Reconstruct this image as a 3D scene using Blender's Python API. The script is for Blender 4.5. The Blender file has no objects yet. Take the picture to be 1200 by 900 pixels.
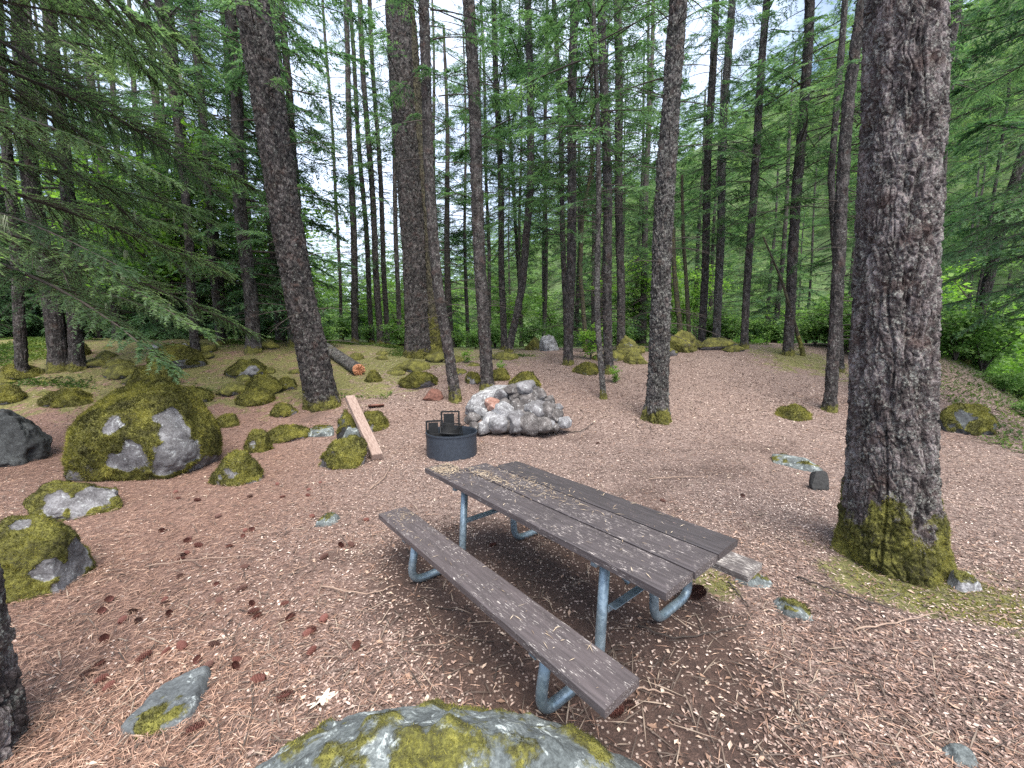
import bpy, math, random
import numpy as np
from mathutils import Vector, Matrix
rng = np.random.default_rng(11)
random.seed(5)
S = bpy.context.scene
COL = S.collection
pi = math.pi

# ------------------------------------------------------------------ camera model (photo is 1200 x 900)
F, PITCH, CH = 470.0, 0.107, 1.89
CP, SP = math.cos(PITCH), math.sin(PITCH)
def ray(px, py):
    a = (px - 600) / F; b = (450 - py) / F
    return np.array([a, CP + SP * b, -SP + CP * b])
def camdepth(p):
    return p[1] * CP - (p[2] - CH) * SP

# ------------------------------------------------------------------ noise
def _h(ix, iy, iz, seed):
    x = (ix.astype(np.int64) * 374761393 + iy.astype(np.int64) * 668265263 + iz.astype(np.int64) * 2147483647 + seed * 974711) & 0xffffffff
    x = ((x ^ (x >> 13)) * 1274126177) & 0xffffffff
    x = ((x ^ (x >> 16)) * 2246822519) & 0xffffffff
    x = x ^ (x >> 15)
    return (x & 0xffffff).astype(np.float64) / 0xffffff
def vnoise(p, seed=0):
    i = np.floor(p).astype(np.int64); f = p - i
    u = f * f * f * (f * (f * 6 - 15) + 10)
    r = 0
    for dx in (0, 1):
        wx = u[:, 0] if dx else 1 - u[:, 0]
        for dy in (0, 1):
            wy = u[:, 1] if dy else 1 - u[:, 1]
            for dz in (0, 1):
                wz = u[:, 2] if dz else 1 - u[:, 2]
                r = r + wx * wy * wz * _h(i[:, 0] + dx, i[:, 1] + dy, i[:, 2] + dz, seed)
    return r * 2 - 1
def fbm(p, o=4, seed=0):
    r = 0; a = 1; t = 0
    for k in range(o):
        r = r + a * vnoise(p * (2.03 ** k) + k * 17.3, seed + k); t += a; a *= 0.5
    return r / t
def voro(p, seed=0):
    i = np.floor(p).astype(np.int64)
    f1 = np.full(len(p), 9.0); f2 = np.full(len(p), 9.0); idc = np.zeros(len(p))
    for dx in (-1, 0, 1):
        for dy in (-1, 0, 1):
            for dz in (-1, 0, 1):
                c = i + np.array([dx, dy, dz])
                q = np.stack([_h(c[:, 0], c[:, 1], c[:, 2], seed + k) for k in (1, 2, 3)], 1) * 0.9 + c
                d = np.sqrt(((q - p) ** 2).sum(1))
                nn = d < f1
                f2 = np.where(nn, f1, np.minimum(f2, d))
                idc = np.where(nn, _h(c[:, 0], c[:, 1], c[:, 2], seed + 9), idc)
                f1 = np.where(nn, d, f1)
    return f1, f2, idc
def norm(v): return v / (np.linalg.norm(v, axis=-1, keepdims=True) + 1e-12)
def sm(x, a=0.0, b=1.0):
    t = np.clip((x - a) / (b - a), 0, 1)
    return t * t * (3 - 2 * t)

# ------------------------------------------------------------------ terrain height
def T0(x, y):
    x = np.asarray(x, float); y = np.asarray(y, float)
    r = np.hypot(x, y)
    h = sm(y, 6.3, 15.0) * (1.5 + 0.25 * sm(x, 3, 9))
    h = h + 0.45 * sm(-x, 2, 10) * sm(y, 5, 12)
    edge = np.where(y < 13, 9.6 + (y - 7.6) * 0.72, 13.5 + 0 * y)
    h = h - 5.0 * sm(x - edge, -0.4, 9.0) * (1 - 0.0 * y)
    h = h - 3.0 * sm(y, 22, 45) * (1 - sm(-x, 2, 20) * 0.5)
    az = x / np.maximum(r, 1e-3)
    h = h + sm(r, 38, 125) * (9 + 62 * sm(az, -0.42, 0.75)) * sm(y, -10, 30)
    return h
def T(x, y):
    x = np.atleast_1d(np.asarray(x, float)); y = np.atleast_1d(np.asarray(y, float))
    p = np.stack([x, y, 0 * x], 1)
    return T0(x, y) + 0.10 * fbm(p * 0.35 + 3.1, 2, 3) * sm(y, 4, 10) + 0.035 * fbm(p * 1.3, 2, 4) + 0.012 * fbm(p * 6, 2, 5)
def Tz(x, y):
    return float(T(x, y)[0])
def ground(px, py):
    d = ray(px, py)
    t = np.linspace(0.6, 60, 3000)
    P = np.array([0, 0, CH]) + t[:, None] * d
    hit = P[:, 2] < T(P[:, 0], P[:, 1])
    k = int(np.argmax(hit)) if hit.any() else int(np.argmin(P[:, 2] - T(P[:, 0], P[:, 1])))
    p = P[k]
    return np.array([p[0], p[1], Tz(p[0], p[1])])
def at_dist(px, y):
    x = (px - 600) / F * (y * 1.0)
    return np.array([x, y, Tz(x, y)])
def on_ray(px, py, y):
    d = ray(px, py); t = y / d[1]
    return np.array([d[0] * t, y, CH + d[2] * t])

# ------------------------------------------------------------------ mesh helpers
class Geo:
    def __init__(s):
        s.V = []; s.F = []; s.M = []; s.A = []; s.n = 0; s.FA = []
    def add(s, V, F, m=0, a=None, fa=None):
        V = np.asarray(V, float).reshape(-1, 3); F = np.asarray(F, np.int64)
        if len(F) == 0: return s
        s.V.append(V); s.F.append(F + s.n); s.n += len(V)
        s.M.append(np.full(len(F), m) if np.isscalar(m) else np.asarray(m))
        s.A.append(np.zeros(len(V)) if a is None else (np.full(len(V), float(a)) if np.isscalar(a) else np.asarray(a, float)))
        s.FA.append(np.full(len(F), 0.5) if fa is None else (np.full(len(F), float(fa)) if np.isscalar(fa) else np.asarray(fa, float)))
        return s
    def merge(s, o, M=None, off=None):
        for V, Fc, m, a, fa, in zip(o.V, o.F, o.M, o.A, o.FA):
            pass
        return s
    def mesh(s, name, mats, smooth=True):
        me = bpy.data.meshes.new(name)
        V = np.concatenate(s.V); tot = np.concatenate([np.full(len(f), f.shape[1]) for f in s.F])
        loops = np.concatenate([f.ravel() for f in s.F])
        me.vertices.add(len(V)); me.vertices.foreach_set('co', V.astype(np.float32).ravel())
        me.loops.add(len(loops)); me.loops.foreach_set('vertex_index', loops.astype(np.int32))
        me.polygons.add(len(tot))
        st = np.concatenate([[0], np.cumsum(tot)[:-1]])
        me.polygons.foreach_set('loop_start', st.astype(np.int32))
        me.polygons.foreach_set('material_index', np.concatenate(s.M).astype(np.int32))
        sv = np.full(len(tot), bool(smooth)) if not callable(smooth) else smooth(np.concatenate(s.M))
        me.polygons.foreach_set('use_smooth', sv)
        at = me.attributes.new('moss', 'FLOAT', 'POINT'); at.data.foreach_set('value', np.concatenate(s.A).astype(np.float32))
        at = me.attributes.new('tint', 'FLOAT', 'FACE'); at.data.foreach_set('value', np.concatenate(s.FA).astype(np.float32))
        for m in mats: me.materials.append(m)
        me.update(calc_edges=True); me.validate()
        return me
    def obj(s, name, mats, parent=None, loc=(0, 0, 0), smooth=True):
        o = bpy.data.objects.new(name, s.mesh(name, mats, smooth)); COL.objects.link(o)
        o.location = loc
        if parent is not None: o.parent = parent
        return o
def link(name, me, parent=None, loc=(0, 0, 0), rot=(0, 0, 0), sc=(1, 1, 1)):
    o = bpy.data.objects.new(name, me); COL.objects.link(o); o.location = loc; o.rotation_euler = rot; o.scale = sc
    if parent is not None: o.parent = parent
    return o
def tag(o, label, cat, group=None, kind=None):
    if label: o['label'] = label
    if cat: o['category'] = cat
    if group: o['group'] = group
    if kind: o['kind'] = kind
    return o
def empty(name, loc, label, cat, group=None, rz=0):
    o = bpy.data.objects.new(name, None); COL.objects.link(o); o.location = loc; o.rotation_euler = (0, 0, rz)
    o.empty_display_size = 0.2
    return tag(o, label, cat, group)
def tube(path, rad, n=8, cap=True):
    path = np.asarray(path, float); k = len(path)
    rad = np.broadcast_to(np.asarray(rad, float), (k,))
    tan = np.gradient(path, axis=0); tan /= np.linalg.norm(tan, axis=1)[:, None] + 1e-12
    up = np.array([0, 0, 1.0]) if abs(tan[0, 2]) < 0.9 else np.array([1.0, 0, 0])
    V = []; u = np.cross(up, tan[0]); u /= np.linalg.norm(u)
    th = np.arange(n) * 2 * pi / n
    for i in range(k):
        u = u - tan[i] * np.dot(u, tan[i]); u /= np.linalg.norm(u) + 1e-12
        w = np.cross(tan[i], u)
        V.append(path[i] + rad[i] * (np.cos(th)[:, None] * u + np.sin(th)[:, None] * w))
    V = np.concatenate(V); F = []
    i, j = np.meshgrid(np.arange(k - 1), np.arange(n), indexing='ij'); i = i.ravel(); j = j.ravel(); j2 = (j + 1) % n
    F = np.stack([i * n + j, i * n + j2, (i + 1) * n + j2, (i + 1) * n + j], 1)
    if cap:
        V = np.concatenate([V, path[:1], path[-1:]]); a = k * n; b = a + 1
        jj = np.arange(n); j2 = (jj + 1) % n
        C = np.concatenate([np.stack([j2, jj, np.full(n, a), np.full(n, a)], 1)[:, :3], np.stack([(k - 1) * n + jj, (k - 1) * n + j2, np.full(n, b)], 1)])
        return V, F, C
    return V, F, None
def add_tube(g, path, rad, n=8, m=0, a=None, fa=None):
    V, Fq, C = tube(path, rad, n)
    base = g.n
    g.add(V, Fq, m, a, fa)
    if C is not None:
        g.F.append(C + base); g.M.append(np.full(len(C), m)); g.FA.append(np.full(len(C), 0.5 if fa is None else fa))
def smooth_path(pts, n=24):
    pts = np.asarray(pts, float)
    P = np.concatenate([[2 * pts[0] - pts[1]], pts, [2 * pts[-1] - pts[-2]]])
    out = []
    for i in range(1, len(P) - 2):
        for t in np.linspace(0, 1, n, endpoint=False):
            a, b, c, d = P[i - 1], P[i], P[i + 1], P[i + 2]
            out.append(0.5 * ((2 * b) + (c - a) * t + (2 * a - 5 * b + 4 * c - d) * t * t + (3 * b - a - 3 * c + d) * t ** 3))
    out.append(pts[-1])
    return np.array(out)
def fillet(pts, r, n=8):
    """polyline with rounded corners"""
    pts = [np.asarray(p, float) for p in pts]; out = [pts[0]]
    for a, b, c in zip(pts[:-2], pts[1:-1], pts[2:]):
        u = (a - b) / np.linalg.norm(a - b); v = (c - b) / np.linalg.norm(c - b)
        p, q = b + u * r, b + v * r
        for t in np.linspace(0, 1, n):
            out.append((1 - t) ** 2 * p + 2 * t * (1 - t) * b + t * t * q)
    out.append(pts[-1])
    return np.array(out)
def box(sx, sy, sz, bev=0.004, seg=1):
    import bmesh
    bm = bmesh.new(); bmesh.ops.create_cube(bm, size=1)
    bmesh.ops.scale(bm, vec=(sx, sy, sz), verts=bm.verts)
    bmesh.ops.bevel(bm, geom=list(bm.edges), offset=bev, segments=seg, affect='EDGES')
    bmesh.ops.triangulate(bm, faces=bm.faces)
    V = np.array([v.co[:] for v in bm.verts]); Fc = np.array([[v.index for v in f.verts] for f in bm.faces]); bm.free()
    return V, Fc
_ico = {}
def ico(sub):
    if sub not in _ico:
        import bmesh
        bm = bmesh.new(); bmesh.ops.create_icosphere(bm, subdivisions=sub, radius=1)
        _ico[sub] = (np.array([v.co[:] for v in bm.verts]), np.array([[v.index for v in f.verts] for f in bm.faces])); bm.free()
    return _ico[sub]

# ------------------------------------------------------------------ materials
def newmat(name):
    m = bpy.data.materials.new(name); m.use_nodes = True
    nt = m.node_tree; nt.nodes.clear()
    out = nt.nodes.new('ShaderNodeOutputMaterial')
    return m, nt, out
class NT:
    def __init__(s, nt): s.nt = nt
    def n(s, t, **kw):
        d = s.nt.nodes.new(t)
        for k, v in kw.items():
            if k.startswith('_'): setattr(d, k[1:], v)
            else:
                key = int(k[1:]) if k[0] == 'i' and k[1:].isdigit() else k.replace('__', ' ')
                if isinstance(v, bpy.types.NodeSocket): s.nt.links.new(v, d.inputs[key])
                else: d.inputs[key].default_value = v
        return d
    def coord(s, scale=(1, 1, 1), which='Object'):
        c = s.n('ShaderNodeTexCoord'); return s.n('ShaderNodeMapping', Vector=c.outputs[which], Scale=scale).outputs[0]
    def noise(s, vec, scale, detail=4, rough=0.55, dist=0.0):
        return s.n('ShaderNodeTexNoise', Vector=vec, Scale=scale, Detail=detail, Roughness=rough, Distortion=dist).outputs[0]
    def ramp(s, fac, stops, interp='LINEAR'):
        r = s.nt.nodes.new('ShaderNodeValToRGB'); s.nt.links.new(fac, r.inputs[0]); cr = r.color_ramp; cr.interpolation = interp
        while len(cr.elements) < len(stops): cr.elements.new(0.5)
        for e, (p, c) in zip(cr.elements, stops):
            e.position = p; e.color = (*c, 1) if not np.isscalar(c) else (c, c, c, 1)
        return r.outputs[0]
    def mix(s, fac, a, b, mode='MIX'):
        d = s.nt.nodes.new('ShaderNodeMix'); d.data_type = 'RGBA'; d.blend_type = mode
        for sock, v in ((d.inputs[0], fac), (d.inputs[6], a), (d.inputs[7], b)):
            if isinstance(v, bpy.types.NodeSocket): s.nt.links.new(v, sock)
            else: sock.default_value = v if sock.type != 'RGBA' else (*v, 1)
        return d.outputs[2]
    def math(s, op, a, b=0.5, clamp=False):
        d = s.nt.nodes.new('ShaderNodeMath'); d.operation = op; d.use_clamp = clamp
        for sock, v in ((d.inputs[0], a), (d.inputs[1], b)):
            if isinstance(v, bpy.types.NodeSocket): s.nt.links.new(v, sock)
            else: sock.default_value = v
        return d.outputs[0]
    def attr(s, name, vec=False):
        a = s.n('ShaderNodeAttribute'); a.attribute_name = name
        return a.outputs[0 if vec else 2]
    def bump(s, h, strength=0.5, dist=0.02):
        return s.n('ShaderNodeBump', Height=h, Strength=strength, Distance=dist).outputs[0]
    def bsdf(s, out, **kw):
        b = s.n('ShaderNodeBsdfPrincipled', **kw)
        s.nt.links.new(b.outputs[0], out.inputs[0]); return b

MOSS_STOPS = [(0.36, (0.018, 0.016, 0.005)), (0.46, (0.058, 0.056, 0.012)), (0.54, (0.125, 0.122, 0.023)), (0.64, (0.26, 0.245, 0.052))]
def moss_color(g, co):
    a = g.noise(co, 5, 6, 0.75, 0.4); b = g.noise(co, 48, 4, 0.8)
    return g.ramp(g.math('ADD', g.math('MULTIPLY', a, 0.55), g.math('MULTIPLY', b, 0.45)), MOSS_STOPS)

def make_bark(name, dark, mid, light, lichen=0.5, sc=1.0):
    m, nt, out = newmat(name); g = NT(nt)
    co = g.coord((1, 1, 0.45)); co1 = g.coord()
    big = g.noise(co, 9 * sc, 6, 0.7, 0.6)
    fine = g.noise(co1, 55 * sc, 4, 0.7)
    col = g.ramp(g.math('ADD', g.math('MULTIPLY', big, 0.65), g.math('MULTIPLY', fine, 0.35)), [(0.40, dark), (0.5, mid), (0.60, light)])
    vor = g.n('ShaderNodeTexVoronoi', Vector=g.coord((1, 1, 0.55)), Scale=26 * sc, Randomness=1.0)
    lich_n = g.noise(co1, 14 * sc, 5, 0.75, 1.2)
    lm = g.ramp(lich_n, [(0.62 - 0.14 * lichen, 0.0), (0.70 - 0.10 * lichen, 1.0)])
    lm = g.math('MULTIPLY', lm, g.ramp(g.noise(co1, 75 * sc, 2, 0.5), [(0.42, 0.0), (0.56, 1.0)]))
    col = g.mix(g.math('MULTIPLY', lm, 0.8), col, (0.28, 0.29, 0.26))
    red = g.ramp(g.noise(co1, 5 * sc, 3, 0.6), [(0.55, 0.0), (0.72, 1.0)])
    col = g.mix(g.math('MULTIPLY', red, 0.45), col, (0.075, 0.038, 0.028))
    ms = g.attr('moss')
    mm = g.ramp(g.math('ADD', ms, g.math('MULTIPLY', g.math('SUBTRACT', g.noise(co1, 9, 6, 0.8), 0.5), 2.2)), [(0.48, 0.0), (0.66, 1.0)])
    col = g.mix(mm, col, moss_color(g, co1))
    hgt = g.math('ADD', g.math('MULTIPLY', big, 1.0), g.math('MULTIPLY', g.math('ADD', vor.outputs[0], fine), 0.45))
    g.bsdf(out, Base__Color=col, Roughness=0.93, Normal=g.bump(hgt, 0.95, 0.05))
    return m
BARK = make_bark('fir_bark', (0.005, 0.004, 0.004), (0.021, 0.017, 0.0165), (0.095, 0.082, 0.08), 0.6)
BARK_HERO = make_bark('old_fir_bark', (0.012, 0.009, 0.009), (0.060, 0.046, 0.045), (0.22, 0.19, 0.188), 1.0)
BARK_GREY = make_bark('grey_bark', (0.007, 0.006, 0.006), (0.027, 0.023, 0.0225), (0.115, 0.103, 0.10), 0.95)
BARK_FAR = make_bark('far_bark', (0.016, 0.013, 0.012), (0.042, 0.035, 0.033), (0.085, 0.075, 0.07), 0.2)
BARK_MOSS = make_bark('mossy_bark', (0.02, 0.017, 0.012), (0.05, 0.045, 0.028), (0.10, 0.09, 0.05), 0.2)

def simple(name, col, rough=0.8, metal=0.0, var=0.25, sc=20, bump=0.2, dist=0.005, col2=None):
    m, nt, out = newmat(name); g = NT(nt); co = g.coord()
    n = g.noise(co, sc, 5, 0.65)
    c2 = col2 or tuple(c * (1 - var) for c in col)
    c = g.ramp(n, [(0.35, c2), (0.65, col)])
    g.bsdf(out, Base__Color=c, Roughness=rough, Metallic=metal, Normal=g.bump(n, bump, dist))
    return m
def leafmat(name, stops, trans=0.35, rough=0.6):
    m, nt, out = newmat(name); g = NT(nt)
    co = g.coord()
    t = g.math('ADD', g.attr('tint'), g.math('MULTIPLY', g.math('SUBTRACT', g.noise(co, 1.3, 2, 0.5), 0.5), 0.5))
    c = g.ramp(t, stops)
    d = g.n('ShaderNodeBsdfPrincipled', Base__Color=c, Roughness=rough)
    d.inputs['Specular IOR Level'].default_value = 0.25
    tr = g.n('ShaderNodeBsdfTranslucent', Color=g.mix(0.5, c, g.mix(1.0, c, (1.5, 1.7, 0.6), 'MULTIPLY')))
    mx = g.n('ShaderNodeMixShader', Fac=trans)
    nt.links.new(d.outputs[0], mx.inputs[1]); nt.links.new(tr.outputs[0], mx.inputs[2]); nt.links.new(mx.outputs[0], out.inputs[0])
    return m
NEEDLE = leafmat('fir_needles', [(0.1, (0.044, 0.098, 0.052)), (0.5, (0.095, 0.188, 0.095)), (0.9, (0.17, 0.285, 0.135))], 0.48)
NEEDLE_GREY = leafmat('fir_needles_grey', [(0.1, (0.062, 0.115, 0.062)), (0.5, (0.125, 0.205, 0.112)), (0.9, (0.22, 0.31, 0.17))], 0.62)
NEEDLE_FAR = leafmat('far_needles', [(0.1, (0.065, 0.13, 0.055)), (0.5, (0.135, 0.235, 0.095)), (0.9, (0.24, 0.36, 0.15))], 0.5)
MAPLE = leafmat('maple_leaves', [(0.1, (0.09, 0.19, 0.03)), (0.5, (0.17, 0.32, 0.055)), (0.9, (0.27, 0.42, 0.10))], 0.55, 0.5)
SHRUB = leafmat('shrub_leaves', [(0.1, (0.075, 0.16, 0.045)), (0.5, (0.15, 0.27, 0.08)), (0.9, (0.27, 0.40, 0.16))], 0.5, 0.5)
HERB = leafmat('herb_leaves', [(0.1, (0.04, 0.075, 0.02)), (0.5, (0.085, 0.14, 0.035)), (0.9, (0.16, 0.2, 0.05))], 0.35)
WOOD = simple('twig_wood', (0.055, 0.043, 0.036), 0.9, var=0.5)
LICHEN = leafmat('hanging_lichen', [(0.1, (0.16, 0.18, 0.12)), (0.9, (0.34, 0.36, 0.26))], 0.3)
MOSSFUZZ = leafmat('moss_fuzz', [(0.05, (0.034, 0.034, 0.008)), (0.45, (0.100, 0.098, 0.019)), (0.75, (0.20, 0.19, 0.036)), (1.0, (0.31, 0.285, 0.065))], 0.25, 0.8)

def make_rock(name, dark, mid, light, spots=(0.5, 0.52, 0.5), lich=0.5, mosscol=None):
    m, nt, out = newmat(name); g = NT(nt); co = g.coord()
    a = g.noise(co, 5, 6, 0.7, 0.4); b = g.noise(co, 60, 3, 0.7)
    col = g.ramp(g.math('ADD', g.math('MULTIPLY', a, 0.6), g.math('MULTIPLY', b, 0.4)), [(0.36, dark), (0.5, mid), (0.64, light)])
    lm = g.ramp(g.noise(co, 11, 6, 0.75, 1.0), [(0.62 - 0.12 * lich, 0.0), (0.68 - 0.1 * lich, 1.0)])
    lm = g.math('MULTIPLY', lm, g.ramp(g.noise(co, 45, 3, 0.6), [(0.4, 0.0), (0.55, 1.0)]))
    col = g.mix(g.math('MULTIPLY', lm, 0.85), col, spots)
    dk = g.ramp(g.noise(co, 8, 4, 0.7, 0.5), [(0.6, 0.0), (0.72, 1.0)])
    col = g.mix(g.math('MULTIPLY', dk, 0.55), col, tuple(c * 0.5 for c in dark))
    mm = g.ramp(g.math('ADD', g.attr('moss'), g.math('MULTIPLY', g.math('SUBTRACT', g.noise(co, 13, 5, 0.7), 0.5), 0.7)), [(0.45, 0.0), (0.56, 1.0)])
    col = g.mix(mm, col, moss_color(g, co))
    h = g.math('ADD', g.math('ADD', a, g.math('MULTIPLY', b, 0.35)), g.math('MULTIPLY', g.math('MULTIPLY', mm, g.noise(co, 90, 4, 0.7)), 1.4))
    g.bsdf(out, Base__Color=col, Roughness=0.92, Normal=g.bump(h, 0.6, 0.02))
    return m
GRANITE = make_rock('granite', (0.035, 0.033, 0.035), (0.11, 0.107, 0.112), (0.24, 0.24, 0.25), (0.38, 0.40, 0.40), 0.6)
GREYROCK = make_rock('grey_lichen_rock', (0.03, 0.036, 0.036), (0.09, 0.105, 0.106), (0.20, 0.225, 0.222), (0.44, 0.49, 0.48), 0.65)
DARKROCK = make_rock('dark_rock', (0.012, 0.013, 0.014), (0.04, 0.043, 0.045), (0.10, 0.11, 0.11), (0.25, 0.28, 0.27), 0.1)
PALEROCK = make_rock('pale_granite', (0.05, 0.048, 0.05), (0.17, 0.17, 0.178), (0.36, 0.36, 0.375), (0.5, 0.52, 0.52), 0.8)
BROWNROCK = make_rock('sooty_stone', (0.02, 0.018, 0.018), (0.075, 0.068, 0.066), (0.21, 0.195, 0.19), (0.42, 0.42, 0.41), 0.5)
REDROCK = make_rock('rusty_stone', (0.10, 0.05, 0.035), (0.24, 0.13, 0.10), (0.4, 0.27, 0.23), (0.5, 0.48, 0.46), 0.2)

def make_ground():
    m, nt, out = newmat('forest_floor'); g = NT(nt); co = g.coord()
    z = g.attr('zone', True); sep = g.n('ShaderNodeSeparateColor', Color=z)
    mossz, chips, soil = sep.outputs[0], sep.outputs[1], sep.outputs[2]
    n1 = g.noise(co, 2.2, 5, 0.6); n2 = g.noise(co, 22, 6, 0.8, 0.5); n3 = g.noise(co, 120, 3, 0.7)
    f = g.math('ADD', g.math('MULTIPLY', n2, 0.55), g.math('MULTIPLY', n3, 0.45))
    needle = g.ramp(f, [(0.37, (0.036, 0.021, 0.016)), (0.5, (0.165, 0.094, 0.071)), (0.63, (0.36, 0.235, 0.185))])
    chipc = g.ramp(f, [(0.38, (0.035, 0.022, 0.018)), (0.5, (0.14, 0.094, 0.079)), (0.63, (0.42, 0.325, 0.28))])
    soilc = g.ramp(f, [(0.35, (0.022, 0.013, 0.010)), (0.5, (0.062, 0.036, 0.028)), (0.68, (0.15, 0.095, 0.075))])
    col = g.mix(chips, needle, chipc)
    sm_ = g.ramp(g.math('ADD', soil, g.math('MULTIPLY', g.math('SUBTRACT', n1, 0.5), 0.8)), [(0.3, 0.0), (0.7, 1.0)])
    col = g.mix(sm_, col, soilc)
    vs = g.n('ShaderNodeTexVoronoi', Vector=g.coord((1, 1.0, 1)), Scale=46, Randomness=1.0)
    vr = g.n('ShaderNodeSeparateColor', Color=vs.outputs[1]).outputs[0]
    pale = g.math('MULTIPLY', g.ramp(vr, [(0.66, 0.0), (0.7, 1.0)]), g.ramp(vs.outputs[0], [(0.28, 1.0), (0.38, 0.0)]))
    col = g.mix(g.math('MULTIPLY', pale, g.math('MULTIPLY', chips, 0.8)), col, (0.5, 0.40, 0.34))
    mm = g.ramp(g.math('ADD', mossz, g.math('MULTIPLY', g.math('SUBTRACT', g.noise(co, 2.4, 8, 0.8, 0.5), 0.5), 2.6)), [(0.42, 0.0), (0.66, 1.0)])
    mc = g.ramp(g.math('ADD', g.math('MULTIPLY', n2, 0.6), g.math('MULTIPLY', n3, 0.4)), [(0.36, (0.030, 0.028, 0.010)), (0.5, (0.118, 0.125, 0.030)), (0.64, (0.27, 0.26, 0.08))])
    col = g.mix(g.math('MULTIPLY', mm, 0.85), col, mc)
    far = g.nt.nodes.new('ShaderNodeAttribute'); far.attribute_name = 'zone'
    gn = g.ramp(g.noise(co, 0.9, 6, 0.75), [(0.3, (0.03, 0.05, 0.018)), (0.5, (0.07, 0.115, 0.04)), (0.7, (0.14, 0.19, 0.075))])
    col = g.mix(g.math('MINIMUM', far.outputs[3], 1.0), col, gn)
    g.bsdf(out, Base__Color=col, Roughness=0.95, Normal=g.bump(g.math('ADD', f, g.math('MULTIPLY', n1, 0.5)), 0.9, 0.03))
    return m
GROUND = make_ground()
def litter_mat(name, stops, rough=0.85):
    m, nt, out = newmat(name); g = NT(nt)
    g.bsdf(out, Base__Color=g.ramp(g.attr('tint'), stops), Roughness=rough); return m
CHIP = litter_mat('wood_chip', [(0.0, (0.06, 0.037, 0.030)), (0.4, (0.19, 0.125, 0.102)), (0.68, (0.38, 0.285, 0.24)), (1.0, (0.64, 0.53, 0.46))])
NEEDL = litter_mat('dry_needle', [(0.0, (0.085, 0.045, 0.032)), (0.4, (0.23, 0.13, 0.092)), (0.75, (0.42, 0.265, 0.19)), (1.0, (0.60, 0.45, 0.34))])

# ------------------------------------------------------------------ sky and sun
SUN_EL, SUN_AZ = math.radians(60), math.radians(165)     # azimuth clockwise from +Y
w = bpy.data.worlds.new('World'); S.world = w; w.use_nodes = True
nt = w.node_tree; nt.nodes.clear(); g = NT(nt)
sky = nt.nodes.new('ShaderNodeTexSky'); sky.sky_type = 'NISHITA'; sky.sun_disc = False
sky.sun_elevation = SUN_EL; sky.sun_rotation = SUN_AZ; sky.air_density = 1.0; sky.dust_density = 2.5; sky.ozone_density = 1.0; sky.altitude = 400
tc = g.n('ShaderNodeTexCoord')
cl = g.ramp(g.noise(tc.outputs['Generated'], 2.6, 6, 0.6, 0.3), [(0.28, 0.0), (0.55, 1.0)])
skc = g.mix(g.math('MULTIPLY', cl, 0.8), sky.outputs[0], (5.0, 5.6, 6.9))
bg = g.n('ShaderNodeBackground', Color=skc, Strength=0.085)
wo = nt.nodes.new('ShaderNodeOutputWorld'); nt.links.new(bg.outputs[0], wo.inputs[0])
sl = bpy.data.lights.new('sun', 'SUN'); sl.energy = 2.2; sl.angle = math.radians(42); sl.color = (1.0, 0.93, 0.83)
so = bpy.data.objects.new('sun', sl); COL.objects.link(so)
sd = Vector((math.sin(SUN_AZ) * math.cos(SUN_EL), math.cos(SUN_AZ) * math.cos(SUN_EL), math.sin(SUN_EL)))
so.rotation_euler = (-sd).to_track_quat('-Z', 'Y').to_euler(); so.location = (0, 0, 30)

cam = bpy.data.cameras.new('camera'); co_ = bpy.data.objects.new('camera', cam); COL.objects.link(co_)
cam.sensor_width = 36; cam.lens = 36 * F / 1200; cam.clip_start = 0.02; cam.clip_end = 1000
co_.location = (0, 0, CH); co_.rotation_euler = (pi / 2 - PITCH, 0, 0); S.camera = co_

# ------------------------------------------------------------------ ground sheet
def axis(lo, hi, c, k, n):
    ul = -math.asinh((c - lo) / k); uh = math.asinh((hi - c) / k)
    return c + k * np.sinh(np.linspace(ul, uh, n))
TBL_C, TBL_YAW = np.array([0.258, 2.844]), -0.88
def zones(x, y):
    p = np.stack([x, y, 0 * x], 1)
    n = fbm(p * 0.5, 3, 21)
    left = sm(-x - 0.35 * y, -1.2, 2.4)                     # needles on the left side
    chips = np.clip(1 - left + 0.35 * n, 0, 1)
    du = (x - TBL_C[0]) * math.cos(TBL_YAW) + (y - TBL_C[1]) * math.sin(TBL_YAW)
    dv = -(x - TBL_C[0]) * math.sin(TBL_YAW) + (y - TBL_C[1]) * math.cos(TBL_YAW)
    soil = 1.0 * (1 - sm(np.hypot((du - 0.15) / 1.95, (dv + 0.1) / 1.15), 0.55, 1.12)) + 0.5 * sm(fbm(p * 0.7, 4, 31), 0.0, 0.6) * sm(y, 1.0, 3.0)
    moss = 0.68 * sm(y - 0.18 * x, 8.2, 11.0) * sm(-x, 0.8, 4.0)          # mossy rise on the left
    moss = moss + 0.58 * sm(y, 10.5, 14) * (1 - sm(np.abs(x + 0.5), 2.0, 4.5)) 
    moss = moss + 0.8 * np.exp(-(((x - 8.8) / 1.5) ** 2 + ((y - 12.3) / 2.2) ** 2))
    moss = moss + 0.7 * np.exp(-(((x - 3.0) / 1.6) ** 2 + ((y - 14.0) / 1.5) ** 2))
    for (bx, by, r) in ((3.15, 3.05, 0.55), (1.62, 2.95, 0.25), (3.7, 2.6, 0.4), (2.75, 2.95, 0.3)):
        moss = moss + 0.75 * np.exp(-(((x - bx) ** 2 + (y - by) ** 2) / r ** 2))
    moss = moss + 0.9 * sm(y, 19, 24) + 0.9 * sm(x, 14, 18)
    path = np.exp(-((x - 1.6 - 0.02 * y) / 1.0) ** 2) * sm(y, 9, 11)
    moss = moss * (1 - 0.9 * path)
    return np.clip(moss, 0, 1), np.clip(chips, 0, 1), np.clip(soil, 0, 1)
xs = axis(-210, 230, 0, 5.5, 560); ys = axis(-12, 260, 3.0, 5.5, 560)
X, Y = np.meshgrid(xs, ys); X = X.ravel(); Y = Y.ravel()
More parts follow.
